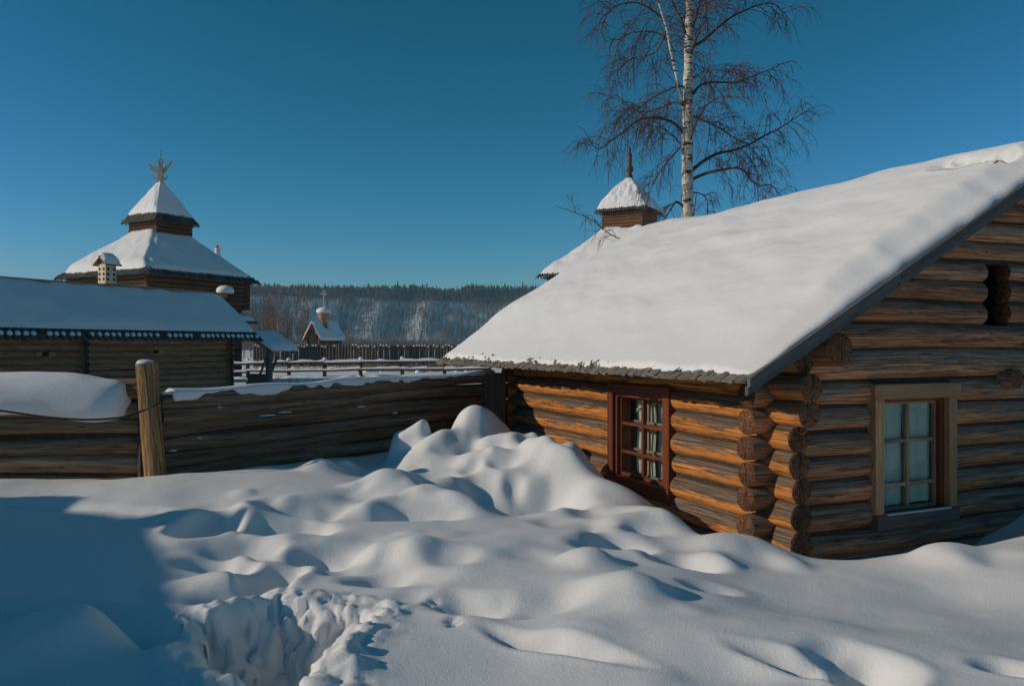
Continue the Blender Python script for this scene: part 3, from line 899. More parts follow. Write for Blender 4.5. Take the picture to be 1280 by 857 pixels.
# ------------------------------------------------------------------ windows of the near cabin
def window(origin, d, out, box, style, parent):
    """origin + d*x + Z*z ; out = outward normal"""
    x0, x1, z0, z1 = box
    P = lambda x, z, o=0.0: origin + d * x + Z * z + out * o
    w = bpy.data.objects.new('window', None)
    w.empty_display_size = .1
    w.location = tuple(P((x0 + x1) / 2, z0))
    C.objects.link(w)
    w.parent = parent
    w.matrix_parent_inverse = parent.matrix_basis.inverted()
    def bar(m, xa, xb, za, zb, o0, o1):
        m.box(P((xa + xb) / 2, (za + zb) / 2, (o0 + o1) / 2), (d * (xb - xa) / 2, Z * (zb - za) / 2, out * (o1 - o0) / 2))
    if style == 'red':
        fw, fm, sm = .115, M['red'], M['red']
        m = MB()
        bar(m, x0, x0 + fw, z0 + .10, z1, -.10, .135); bar(m, x1 - fw, x1, z0 + .10, z1, -.10, .135)
        bar(m, x0 + fw + .002, x1 - fw - .002, z1 - fw, z1 - .002, -.10, .132)
        bar(m, x0 + fw - .02, x0 + fw + .035, z0 + .10, z1 - fw - .002, -.10, .095); bar(m, x1 - fw - .035, x1 - fw + .02, z0 + .10, z1 - fw - .002, -.10, .095)
        bar(m, x0 + fw + .037, x1 - fw - .037, z1 - fw - .036, z1 - fw - .003, -.10, .093)
        m.build('frame', fm, w, .007)
        m = MB()
        bar(m, x0 - .01, x1 + .01, z0 - .03, z0 + .098, -.1, .15)
        m.build('sill', fm, w, .008)
        gx0, gx1, gz0, gz1, gd = x0 + fw + .03, x1 - fw - .03, z0 + .10, z1 - fw - .03, .03
        cols, rows = [(gx0 + gx1) / 2], [gz0 + .30 * (gz1 - gz0), gz0 + .655 * (gz1 - gz0)]
        bw = .022
    else:
        fw, fm, sm = .118, M['frame'], M['sash']
        m = MB()
        bar(m, x0 + .01, x0 + fw, z0 + .12, z1 - .142, -.08, .150); bar(m, x1 - fw, x1 - .01, z0 + .12, z1 - .142, -.08, .150)
        bar(m, x0 - .01, x1 + .03, z1 - .14, z1, -.08, .162)
        m.build('frame', fm, w, .006)
        m = MB()
        bar(m, x0 + fw + .002, x0 + fw + .05, z0 + .12, z1 - .145, -.08, .09); bar(m, x1 - fw - .05, x1 - fw - .002, z0 + .12, z1 - .145, -.08, .09)
        bar(m, x0 + fw + .052, x1 - fw - .052, z1 - .175, z1 - .143, -.08, .088)
        m.build('inner_frame', M['red'], w, .005)
        m = MB()
        bar(m, x0 + .005, x1 - .005, z0 - .01, z0 + .118, -.08, .175)
        m.build('sill', M['sill'], w, .006)
        gx0, gx1, gz0, gz1, gd = x0 + fw + .048, x1 - fw - .048, z0 + .12, z1 - .172, .02
        cols, rows = [(gx0 + gx1) / 2], [gz0 + .235 * (gz1 - gz0), gz0 + .635 * (gz1 - gz0)]
        bw = .018
    m = MB()
    bar(m, gx0, gx0 + .028, gz0, gz1, gd - .02, gd + .02); bar(m, gx1 - .028, gx1, gz0, gz1, gd - .02, gd + .02)
    bar(m, gx0 + .03, gx1 - .03, gz0, gz0 + .035, gd - .02, gd + .018); bar(m, gx0 + .03, gx1 - .03, gz1 - .025, gz1, gd - .02, gd + .018)
    for c in cols: bar(m, c - bw, c + bw, gz0 + .036, gz1 - .026, gd - .018, gd + .022)
    for r in rows:
        bar(m, gx0 + .029, cols[0] - bw - .001, r - .018, r + .018, gd - .018, gd + .017)
        bar(m, cols[0] + bw + .001, gx1 - .029, r - .016, r + .02, gd - .018, gd + .017)
    m.build('sash', sm, w, .004)
    xs = [gx0 + .02] + cols + [gx1 - .02]
    zs = [gz0 + .02] + rows + [gz1 - .02]
    for i in range(len(xs) - 1):
        for j in range(len(zs) - 1):
            m = MB()
            m.add([P(xs[i] + .001, zs[j] + .001, gd - .004), P(xs[i + 1] - .001, zs[j] + .001, gd - .004), P(xs[i + 1] - .001, zs[j + 1] - .001, gd - .004), P(xs[i] + .001, zs[j + 1] - .001, gd - .004)], [(0, 1, 2, 3)], None, 0, .5, False)
            m.build('pane', M['glass'] if style == 'red' else M['glass_dull'], w)
    # snow line / putty crumbs on the bars
    m = MB()
    if style == 'red':
        # inner sash with its own bar, set back behind the outer one
        gi = gd - .14
        m.box(P(gx0 + .62 * (gx1 - gx0), (gz0 + gz1) / 2, gi), (d * .016, Z * (gz1 - gz0) / 2, out * .015))
        m.box(P((gx0 + gx1) / 2, rows[0] + .02, gi), (d * (gx1 - gx0) / 2, Z * .014, out * .012))
        m.box(P((gx0 + gx1) / 2, rows[1] + .02, gi), (d * (gx1 - gx0) / 2, Z * .014, out * .012))
        m.build('inner_sash', M['sash'], w, .003)
        for ca_, cb_ in ((gx0 + .05, gx0 + .24), (gx0 + .32, gx0 + .44), (gx0 + .52, gx0 + .66), (gx1 - .20, gx1 - .02)):
            m = MB()
            n = 30
            Pg = np.zeros((10, n, 3))
            for i in range(10):
                for j in range(n):
                    x = ca_ + (cb_ - ca_) * j / (n - 1)
                    Pg[i, j] = P(x, gz0 + (gz1 - gz0) * (0.02 + .93 * i / 9), gd - .19 + .010 * math.sin(j * .8 + ca_ * 9) + .005 * math.sin(j * 2.1 + i * .5) + .008 * math.sin(i * .8))
            m.sheet(Pg)
            m.build('curtain', M['lace'], w)
        m = MB()
        Pg = np.zeros((4, 60, 3))
        for i in range(4):
            for j in range(60):
                Pg[i, j] = P(gx0 - .3 + (gx1 - gx0 + .6) * j / 59, gz0 - .1 + (gz1 - gz0 + .2) * i / 3, gd - .245 + .012 * math.sin(j * .7))
        m.sheet(Pg)
        m.build('curtain', M['room_fill'], w)  # added sheet behind the panes, placed to catch sun and brighten the room
        # pale arched tube standing in for an arch reflected in the panes
        m = MB()
        pts = [P(gx0 + .04 + (gx1 - gx0 - .08) * s, gz1 - .20 + .13 * math.sin(math.pi * min(1, max(0, s))) ** .6, gd - .165) for s in np.linspace(0, 1, 22)]
        m.tube(pts, [.010] * 22, 6)
        m.build('reflected_arch', M['lace'], w)
    else:
        for ca_, cb_, zb in ((gx0 + .01, cols[0] - .005, gz0 + .04), (cols[0] - .02, gx1 + .12, rows[0] + .02), (cols[0] - .02, gx1 + .12, gz0 + .045)):
            m = MB()
            n = 36
            Pg = np.zeros((14, n, 3))
            for i in range(14):
                for j in range(n):
                    x = ca_ + (cb_ - ca_) * (j / (n - 1) * (1 - .06 * math.sin(i * .24)) + .03 * math.sin(i * .24))
                    Pg[i, j] = P(x, zb + (gz1 - zb) * i / 13, gd - .040 + .010 * math.sin(j * .55 + ca_ * 9) + .004 * math.sin(j * 1.7) - (0.008 if zb > gz0 + .045 else 0))
            m.sheet(Pg)
            m.build('curtain', M['curtain'], w)
    # dark lining of the room behind
    return w
wa = window(O - b * 0.0, a, -b, WA, 'red', cabin)
wa['label'] = 'red-brown painted window with lace curtains'
wb = window(O, b, -a, WB, 'bare', cabin)
wb['label'] = 'bare wood window with pale green curtains'
# snow line on the bare window's sill
m = MB()
m.box(K((WB[0] + WB[1]) / 2, -.165, WB[2] + .124), (b * .42, a * .02, Z * .006))
o = m.build('sill_snow', M['snow_roof'], None, .004)
tag(o, 'thin line of snow on the sill of the bare wood window', 'snow')

# ------------------------------------------------------------------ snow on the cabin roof
def roof_snow(name, nt, nq, t_rng, q_rng, hfun, zfun, label):
    P = np.zeros((nt, nq, 3))
    T, Q = np.meshgrid(np.linspace(*t_rng, nt), np.linspace(*q_rng, nq), indexing='ij')
    H = hfun(T, Q)
    pos = zfun(T, Q, H)
    mm = MB()
    mm.sheet(pos)
    o = mm.build(name, M['snow_roof'])
    tag(o, label, 'snow')
    return o
def cabin_snow():
    se = np.concatenate([np.linspace(0, .06, 16, endpoint=False) , np.linspace(.06, .95, 230, endpoint=False), np.linspace(.95, 1, 16)])
    sq = np.concatenate([np.linspace(0, .07, 26, endpoint=False), np.linspace(.07, 1, 250)])
    S, R_ = np.meshgrid(se, sq, indexing='ij')
    QM = 2 * HALF - .25
    Tn, Qn = S * ROOF_L, R_ * QM
    # ragged lower edge, wavering ends
    rag = .065 + .022 * fbm(Tn * 6, Tn * 0, 3) + .012 * vnoise(Tn * 27, Tn * 0 + 3) + .05 * sstep(5.0, 7.0, Tn)
    Q = rag + R_ * (QM - rag)
    t_lo = .03 + .025 * vnoise(Qn * 1.4, Qn * 0 + 3) + .010 * vnoise(Qn * 6, Qn * 0)
    t_hi = ROOF_L + .05 + .05 * vnoise(Qn * 2.1, Qn * 0 + 7)
    T = t_lo + S * (t_hi - t_lo)
    deck = np.minimum(Q, 2 * HALF - Q)
    x = T - t_lo
    wr = .36 + .06 * vnoise(Q * .9, Q * 0 + 11)
    e_rake = .30 * (1 - (1 - np.clip(x / .10, 0, 1)) ** 2) ** .5 + .70 * sstep(.0, 1, x / wr)
    e_eave = .25 * (1 - (1 - np.clip((Q - rag) / .05, 0, 1)) ** 2) ** .5 + .75 * sstep(-.35, 1.25, Q - rag) ** 1.2 - .75 * sstep(-.35, 1.25, 0) ** 1.2
    e_far = (1 - (1 - np.clip((t_hi - T) / .24, 0, 1)) ** 2) ** .5
    depth = 0.18 + 0.10 * sstep(0.3, 2.5, Q) + 0.04 * fbm(T * .5 + 3, Q * .5, 3) + 0.10 * sstep(5.2, 6.9, T) + .03 * sstep(3, 4.1, Q)
    # wind ripples running down-slope
    depth += 0.017 * fbm(T * 1.0 + Q * .9, Q * 2.4 - T * .8, 3)
    for (t0, q0, w0, l0, hh) in ((2.3, 2.0, .5, .12, .03), (3.6, 2.6, .45, .11, .03), (4.9, 2.2, .5, .10, -.022), (1.2, 3.0, .6, .13, .022), (3.1, 1.2, .4, .10, -.02), (5.6, 1.3, .3, .1, -.02), (1.9, 1.0, .4, .14, .016), (4.2, 3.1, .5, .12, .024), (2.7, 3.2, .4, .1, -.015)):
        dt, dq = T - t0, Q - q0
        c, s_ = math.cos(.35), math.sin(.35)
        uu, vv = (dt * c + dq * s_) / w0, (-dt * s_ + dq * c) / l0
        depth += hh * np.exp(-(uu ** 2)) * np.where(vv > 0, np.exp(-(vv / 2.6) ** 2), np.exp(-vv ** 2))
    H = depth * e_eave * e_rake * e_far
    # a slab near the ridge has cracked and slipped, leaving a broken step
    sd = Q - (3.44 + .04 * fbm(T * 3, T * 0 + 5, 3))
    band = sstep(.24, .32, T) * sstep(1.22, 1.05, T)
    H -= band * 0.11 * sstep(.0, .04, sd) * sstep(.34, .10, sd) * (1 + .5 * fbm(T * 7, Q * 7, 3))
    H += band * 0.035 * np.exp(-((sd - .2) / .16) ** 2) * fbm(T * 8 + 3, Q * 8, 4)
    ridge = HALF - np.sqrt((Q - HALF) ** 2 + .20 ** 2) + .02
    zz = np.minimum(deck, np.where(np.abs(Q - HALF) < .9, ridge, deck))
    P = O[None, None] + b * (Q[..., None] - OE) + a * (T[..., None] - RK) + Z * (EV + PITCH * zz + H)[..., None]
    skirt0 = P[:1] - Z * .03
    P = np.concatenate([skirt0, P, P[-1:] - Z * .04], 0)
    mm = MB()
    mm.sheet(P)
    o = mm.build('roof_snow', M['snow_roof'])
    tag(o, 'smooth thick snow blanket on the big roof of the near log cabin', 'snow')
cabin_snow()
m = MB()
for t0, q0, l in ((.86, 3.44, .17), (.46, 3.45, .13)):
    m.box(RF(q0, t0) + Z * .225, (a * l + sl * .02, sl * .03, nrm * .02))
m.build('bared_board', M['deck'], roof)

# ------------------------------------------------------------------ log fence, post, cable
FP = V3(-3.57, 8.05, EYE)                # fence corner at the post, eye level
fl0 = V3(-8.6, 7.72, EYE)
fence = empty('log_fence', (-5.5, 7.9, gz(-5.5, 7.9)), 'dark log fence section left of the round pine post, under a fat snow roll', 'fence')
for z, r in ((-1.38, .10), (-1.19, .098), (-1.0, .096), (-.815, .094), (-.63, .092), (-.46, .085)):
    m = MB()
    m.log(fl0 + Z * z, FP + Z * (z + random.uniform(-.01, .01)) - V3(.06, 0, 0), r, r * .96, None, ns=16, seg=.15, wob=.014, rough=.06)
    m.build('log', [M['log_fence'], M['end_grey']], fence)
m = MB()
m.box((fl0 + FP) / 2 + Z * -.95, ((FP - fl0) / 2 * .985, V3(0, .03, 0), Z * .46))
m.build('gap_backing', M['chink'], fence)  # added dark slab, stops bright snow showing between the logs
m = MB()
m.log(FP + V3(-.55, -.06, -.36), FP + V3(-.09, -.05, -.36), .045, .042, None, ns=10, mi=0)
m.log(FP + V3(-.5, -.05, -.475), FP + V3(-.09, -.05, -.475), .05, .045, None, ns=10, mi=0)
m.build('crosspiece', [M['post'], M['end_post']], fence)

FE = V3(-0.30, 11.75, EYE)
fence2 = empty('log_fence', (-2, 9.9, gz(-2, 9.9)), 'long dark log fence from the round pine post back to the cabin eave', 'fence')
fd = unit(FE - FP)
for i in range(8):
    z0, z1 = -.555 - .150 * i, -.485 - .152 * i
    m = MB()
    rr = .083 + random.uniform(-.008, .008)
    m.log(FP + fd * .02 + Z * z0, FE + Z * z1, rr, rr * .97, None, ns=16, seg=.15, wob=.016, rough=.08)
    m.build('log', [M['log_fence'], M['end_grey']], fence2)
fn = V3(fd[1], -fd[0], 0)
m = MB()
m.box((FP + FE) / 2 + Z * -1.05, (fd * 2.65, fn * .03, Z * .5))
m.build('gap_backing', M['chink'], fence2)  # same added dark slab, keeps the gaps between logs dark
m = MB()
m.box(FE + V3(.03, -.10, 0) + Z * (-.95), (unit(V3(.96, .28, 0)) * .165, unit(V3(-.28, .96, 0)) * .10, Z * .555))
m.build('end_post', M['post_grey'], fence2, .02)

post = empty('fence_post', FP + V3(.02, -.16, 0) + Z * -1.4, 'stout round pine post with a dab of snow on its flat top', 'post')
m = MB()
pt0, pt1 = FP + V3(.055, -.17, -1.5), FP + V3(-.045, -.17, -.178)
m.log(pt0, pt1, .106, .102, .42, ns=28, seg=.06, wob=.014, rough=.07, up=V3(0, 1, 0))
m.build('pole', [M['post'], M['end_post']], post)
m = MB()
m.lathe(pt1 + Z * .008 + V3(.005, 0, 0), [(.083, 0), (.079, .014), (.065, .026), (.03, .034), (.0, .036)], 18)
o = m.build('post_snow', M['snow_roof'])
tag(o, 'small snow cap on top of the round pine post', 'snow')

m = MB()
cp = [W(-60, 508, 7.45), W(0, 513, 7.5), W(50, 520, 7.52), W(100, 524, 7.52), W(140, 523, 7.55), W(163, 519, 7.68), W(176, 514, 7.755), W(190, 508, 7.757), W(202, 501, 7.80), W(208, 497, 7.95), W(212, 495, 8.1)]
def smooth_pts(p, n=6):
    p = [np.asarray(q, float) for q in p]
    out = []
    for i in range(len(p) - 1):
        p0, p1, p2, p3 = p[max(i - 1, 0)], p[i], p[i + 1], p[min(i + 2, len(p) - 1)]
        for k in range(n):
            t = k / n
            out.append(0.5 * (2 * p1 + (p2 - p0) * t + (2 * p0 - 5 * p1 + 4 * p2 - p3) * t * t + (3 * p1 - p0 - 3 * p2 + p3) * t ** 3))
    out.append(p[-1])
    return out
cps = smooth_pts(cp)
m.tube(cps, [.0105] * len(cps), 8)
tag(m.build('cable', M['cable']), 'thin black cable slung round the pine post and under the snow roll', 'cable')

# fat roll of snow lying along the left fence and drooping over its face
n, k = 90, 40
P = np.zeros((n, k, 3))
for i in range(n):
    s = i / (n - 1)
    x = -8.5 + (8.5 - 3.80) * s
    e = (x + 3.80) / -.34
    endf = math.sqrt(max(0.0, 1 - max(0.0, 1 - e) ** 2.4)) if e < 1 else 1.0
    yc = 7.72 + (x + 8.6) * .066 + .02
    zt = -.275 - .02 * vnoise(x * .9, 3.0) + .02 * math.sin(x * .7) - (.055 * math.exp(-((x + 4.02) / .22) ** 2)) * 1.0
    zb = -.72 + .05 * math.sin(x * 1.3 + 1) + .015 * vnoise(x * 4, 1.0) - .09 * sstep(-4.9, -4.1, x) + .11 * sstep(-5.2, -6.6, x)
    zc, hz = (zt + zb) / 2, (zt - zb) / 2
    for j in range(k):
        th = 2 * math.pi * j / (k - 1)
        ct, st_ = math.cos(th), math.sin(th)
        pw = .72
        dy = -math.copysign(abs(st_) ** pw, st_) * .205
        dz = math.copysign(abs(ct) ** .8, ct) * hz
        rr = 1 + .03 * fbm(x * 2.1 + th * .3, th * 2.0, 3)
        if ct > .0 and st_ > 0:
            dy *= 1 - .18 * ct
        P[i, j] = (x, yc + dy * rr * endf - .07, EYE + zc + dz * rr * (.35 + .65 * endf) * (1 if endf > 0 else 0))
m = MB()
m.sheet(P)
tag(m.build('snow_roll', M['snow_roof']), 'fat drooping roll of snow on top of the left fence section', 'snow')

# ragged snow strip on the right fence
n, k = 260, 11
P = np.zeros((n, k, 3))
Lf = np.linalg.norm(FE - FP)
for i in range(n):
    s = i / (n - 1)
    x = s * Lf
    zt = (-.555 + .07 * s) + .075
    wdt = .085 + .02 * vnoise(x * 2.3, 8.0)
    hgt = .045 + .02 * vnoise(x * 1.7, 2.0)
    drip = max(0.0, .035 + .05 * vnoise(x * 3.3, 5.0) + .035 * vnoise(x * 9, 1.0)) + .10 * math.exp(-((x - 3.05) / .05) ** 2)
    drip *= sstep(Lf, Lf * .72, x) * .9 + .1
    if x < .12: hgt *= .2; drip *= .1
    c = FP + fd * x + Z * zt
    prof = [(-1.0, -.05), (-.98, .0), (-.8, .6), (-.35, .95), (.1, 1.0), (.55, .85), (.85, .45), (1.0, 0.0)]
    pts = [c + fn * (wdt * q) + Z * (hgt * h) for q, h in prof]
    pts += [c + fn * (wdt * 1.0 + .004) - Z * drip * .5, c + fn * (wdt * .97) - Z * drip, c + fn * (wdt * .7) - Z * drip * 1.0]
    P[i] = np.array(pts)
m = MB()
m.sheet(P)
tag(m.build('fence_snow', M['snow_roof']), 'ragged snow strip with drips along the top of the right fence section', 'snow')
SB = []
for px, py, w in ((447, 508, .11), (489, 516, .08), (330, 519, .20), (245, 547, .05), (270, 509, .04), (212, 563, .08), (352, 515, .16)):
    # lies on a ledge between two logs
    lam = (px - CX) / F
    s = (lam * FP[1] - FP[0]) / (fd[0] - lam * fd[1])
    c = FP + fd * s + fn * .065
    c = V3(c[0], c[1], EYE - (py - HY) / F * c[1])
    m = MB()
    m.lathe(V3(0, 0, 0), [(1.0, -.3), (.95, .1), (.7, .6), (.3, .9), (.0, 1.0)], 12)
    o = m.build('snow_dab', M['snow_roof'])
    o.scale = (w * .6, .035, .014)
    o.location = tuple(c)
    o.rotation_euler = (0, 0, math.atan2(fd[1], fd[0]))
    tag(o, 'small dab of snow caught on the face of the right fence section', 'snow', 'snow dabs on the right fence')

# ------------------------------------------------------------------ helpers for the old fort buildings
def log_box(m, c, hs, z0, z1, r, out=.14, ns=8, ax=(None, None)):
    """four log walls, square in the tr/tl frame; c = centre at datum"""
    n = max(1, int(round((z1 - z0) / (2 * r))))
    st = (z1 - z0) / n
    for i in range(n):
        z = z0 + st * (i + .5)
        for d1, d2 in ((tr, tl), (-tr, tl), (tl, tr), (-tl, tr)):
            zz = z + (st * .5 if abs(np.dot(d1, tl)) > .5 else 0)
            m.log(c + d1 * hs - d2 * (hs + out) + Z * zz, c + d1 * hs + d2 * (hs + out) + Z * zz, st * .53, st * .53, None, seg=1.2, ns=ns, wob=.01)

def pyramid(m, c, h0, z0, h1, z1, mi=0):
    P0 = [c + tr * (s * h0) + tl * (u * h0) + Z * z0 for s, u in ((1, 1), (-1, 1), (-1, -1), (1, -1))]
    P1 = [c + tr * (s * h1) + tl * (u * h1) + Z * z1 for s, u in ((1, 1), (-1, 1), (-1, -1), (1, -1))]
    fs = [(i, (i + 1) % 4, 4 + (i + 1) % 4, 4 + i) for i in range(4)]
    m.add(P0 + P1, fs + [(3, 2, 1, 0)], None, mi, .5, False)

def eave_boards(m, c, h0, z0, h1, z1, w, ln):
    """board ends with pointed tips sticking out along the eave"""
    for d1, d2 in ((tr, tl), (-tr, tl), (tl, tr), (-tl, tr)):
        sl_ = unit(d1 * (h1 - h0) + Z * (z1 - z0))
        k = int(2 * h0 / w)
        for i in range(k):
            x = -h0 + (i + .5) * 2 * h0 / k
            p = c + d1 * h0 + d2 * x + Z * z0
            nn = np.cross(sl_, d2)
            nn = nn if nn[2] > 0 else -nn
            l = min(ln * random.uniform(.85, 1.1), (h0 - abs(x)) * .8 + ln * .35)
            lift = nn * random.uniform(.0, .03)
            p0 = p - sl_ * ln * .42 * random.uniform(.7, 1.15) + lift
            hw, th = w * .27, w * .12
            A = [p0 - d2 * hw * .35 - nn * th, p0 + d2 * hw * .35 - nn * th, p0 + d2 * hw * .35 + nn * th, p0 - d2 * hw * .35 + nn * th]
            q = p0 + sl_ * w * .7
            B = [q - d2 * hw - nn * th, q + d2 * hw - nn * th, q + d2 * hw + nn * th, q - d2 * hw + nn * th]
            e = p0 + sl_ * l * 1.4
            D = [e - d2 * hw - nn * th, e + d2 * hw - nn * th, e + d2 * hw + nn * th, e - d2 * hw + nn * th]
            fs = []
            for g in (0, 4):
                for s in range(4):
                    s2 = (s + 1) % 4
                    fs.append((g + s, g + s2, g + 4 + s2, g + 4 + s))
            fs += [(3, 2, 1, 0), (8, 9, 10, 11)]
            m.add(A + B + D, fs, None, 0, random.random(), False)

def pyramid_snow(name, c, h0, z0, h1, z1, thick, inset, label, seed, uneven=0.0, rough=.02):
    n = 84
    g = np.linspace(-1, 1, n) * (h0 - inset)
    X, Y = np.meshgrid(g, g, indexing='ij')
    p = 14.0
    R = (np.abs(X) ** p + np.abs(Y) ** p) ** (1 / p)
    # a little slumping: snow leans off the hips
    slope = (z1 - z0) / (h0 - h1)
    top = np.clip(R, h1, None)
    zz = z0 + slope * (h0 - top)
    edge = (h0 - inset) * 1.0 - np.maximum(np.abs(X), np.abs(Y))
    e = np.clip(edge / (thick * 1.3), 0, 1)
    hgt = thick * (1 - (1 - e) ** 2) ** .5
    hgt = hgt * (1 + .32 * fbm(X * .8 + seed, Y * .8, 3)) + rough * fbm(X * 4 + seed, Y * 4, 3)
    d = np.abs(np.abs(X) - np.abs(Y)) / math.sqrt(2)
    if uneven > 0:       # thicker sheet on the left face that ends in a step beside the hip
        left = ((Y > np.abs(X)))
        hgt = np.where(left, hgt + uneven * sstep(.04, .22, d + .05 * fbm(Y * 1.5, X * 1.5, 2)) * e, hgt)
    cap = sstep(h1 * .9, h1 * 0.2, R) * 0.0
    hgt = np.where(edge <= 1e-6, -.05, hgt)
    P = c[None, None] + tr * X[..., None] + tl * Y[..., None] + Z * (zz + hgt + cap)[..., None]
    m = MB()
    m.sheet(P)
    return tag(m.build(name, M['snow_roof']), label, 'snow')

# ------------------------------------------------------------------ left watch tower
def tower(c, s, name, label, wallmat, base_z, le=6.42, lt=8.62):
    t = empty(name, c + Z * base_z, label, 'tower')
    zE = 3.42 * s
    h = 3.48 * s
    m = MB()
    log_box(m, c, 3.02 * s, 1.9 * s, zE + .12 * s, .12)
    m.build('upper_wall', [wallmat, M['end']], t)
    m = MB()
    log_box(m, c, 2.72 * s, base_z, 1.9 * s, .13)
    m.build('lower_wall', [wallmat, M['end']], t)
    m = MB()
    pyramid(m, c, h, zE, .9 * s, 5.75 * s)
    eave_boards(m, c, h, zE + .03, .9 * s, 5.75 * s, .16, .55)
    m.build('roof', M['roofboard'], t)
    m = MB()
    log_box(m, c, 1.02 * s, 5.4 * s, (le + .2) * s, .085, .06)
    m.build('lantern_wall', [wallmat, M['end']], t)
    m = MB()
    pyramid(m, c, 1.32 * s, le * s, .06, lt * s)
    eave_boards(m, c, 1.32 * s, (le + .01) * s, .06, lt * s, .12, .42)
    m.build('lantern_roof', M['roofboard'], t)
    return t
cT = V3((201 - CX) / F * 42, 42, EYE)
left_tower = tower(cT, 1.0, 'watch_tower', 'wooden fort tower on the left with a carved eagle above its stepped snowy roof', M['log_tower'], -2.1)
pyramid_snow('tower_snow', cT, 3.48, 3.44, .9, 5.75, .17, .16, 'snow on the wide lower roof of the left tower', 1.0, .17)
pyramid_snow('tower_snow', cT, 1.32, 6.46, .06, 8.62, .12, .16, 'snow on the small pointed top roof of the left tower', 5.0, .09)
# small hood with snow on the tower's right side
m = MB()
hc = cT + tr * 3.1 + tl * (-2.1) + Z * 1.42
m.box(hc + tr * .35 - Z * .02, (tr * .55 - Z * .16, tl * .75, Z * .04))
for i in range(9):
    m.box(hc + tr * .84 + tl * (-.7 + i * .175) - Z * .20, (tr * .12 - Z * .035, tl * .055, Z * .03))
m.build('hood', M['roofboard'], left_tower)
m = MB()
n = 14
P = np.zeros((n, n, 3))
for i in range(n):
    for j in range(n):
        x, y = -1 + 2 * i / (n - 1), -1 + 2 * j / (n - 1)
        e = max(0, 1 - max(abs(x), abs(y)) ** 5) ** .5
        P[i, j] = hc + tr * (.33 + .5 * x) + tl * (.72 * y) + Z * (.03 - .145 * x + .22 * e)
m.sheet(P)
tag(m.build('hood_snow', M['snow_roof']), 'snow pad on the little hood at the right side of the left tower', 'snow')

# carved two-headed eagle
ax_ = unit(V3(1, .10, 0))      # spread of the wings
dp = V3(-ax_[1], ax_[0], 0)
ec = cT + Z * 8.55
eagle_mb = MB()
def plate(m, pts, th, off=0.0, mi=0):
    n = len(pts)
    A = [ec + ax_ * x + Z * z - dp * (th / 2 - off) for x, z in pts]
    B = [ec + ax_ * x + Z * z + dp * (th / 2 + off) for x, z in pts]
    fs = [tuple(range(n)), tuple(range(2 * n - 1, n - 1, -1))]
    for i in range(n):
        j = (i + 1) % n
        fs.append((j, i, n + i, n + j))
    m.add(A + B, fs, None, mi, random.random(), False)
m = MB()
m.box(ec + Z * .42, (ax_ * .055, dp * .06, Z * .62))
m.lathe(ec + Z * 1.25, [(.018, 0), (.015, .3), (.004, .52)], 6)
m.build('finial_pole', M['iron'], left_tower)
m = MB()
plate(m, [(-.09, .15), (.09, .15), (.15, .45), (.13, .75), (.0, .85), (-.13, .75), (-.15, .45)], .14, -.09)
for sg in (-1, 1):
    plate(m, [(sg * x, z) for x, z in ((.02, .80), (.10, .78), (.13, .95), (.10, 1.08), (.20, 1.06), (.16, 1.14), (.08, 1.17), (.03, 1.08))], .10, -.07)
    plate(m, [(sg * x, z) for x, z in ((.04, .22), (.20, .12), (.34, .18), (.38, .40), (.31, .28), (.22, .24), (.14, .34))], .08, -.09)
plate(m, [(-.16, -.02), (.16, -.02), (.10, .2), (-.10, .2)], .10, -.08)
plate(m, [(-.07, 1.14), (.07, 1.14), (.09, 1.27), (.0, 1.22), (-.09, 1.27)], .08, -.02)
eagle = m.build('eagle', M['pale'], left_tower, .012)
m = MB()
for sg in (-1, 1):
    lift = .10 if sg > 0 else -.09
    plate(m, [(sg * x, z) for x, z in ((.11, .48), (.24, .50), (.42, .68 + lift), (.60, .98 + lift), (.64, 1.12 + lift), (.50, 1.02 + lift), (.36, .88 + lift * .6), (.22, .78), (.10, .72))], .08, -.06)
m.build('wing', M['pale'], left_tower, .012)

# ------------------------------------------------------------------ right tower
cR = V3((787 - CX) / F * 46, 46, EYE)
right_tower = tower(cR, 1.13, 'watch_tower', 'reddish log tower with a thin spire rising behind the near cabin roof', M['log_red'], -2.1, 6.75, 8.35)
pyramid_snow('tower_snow', cR, 3.48 * 1.13, 3.44 * 1.13, .9 * 1.13, 5.75 * 1.13, .30, .03, 'snow on the lower roof of the tower behind the cabin', 9.0)
pyramid_snow('tower_snow', cR, 1.32 * 1.13, 6.81 * 1.13, .06, 8.35 * 1.13, .30, .05, 'lumpy snow on the pointed top roof of the tower behind the cabin', 13.0, 0, .05)
m = MB()
m.lathe(cR + Z * 9.45, [(.22, 0), (.15, .40), (.11, .48), (.20, .56), (.24, .70), (.18, .84), (.11, .92), (.15, 1.1), (.13, 1.55), (.09, 1.62), (.07, 1.85), (.03, 2.0), (.0, 2.03)], 10)
m.build('spire', M['iron'], right_tower)

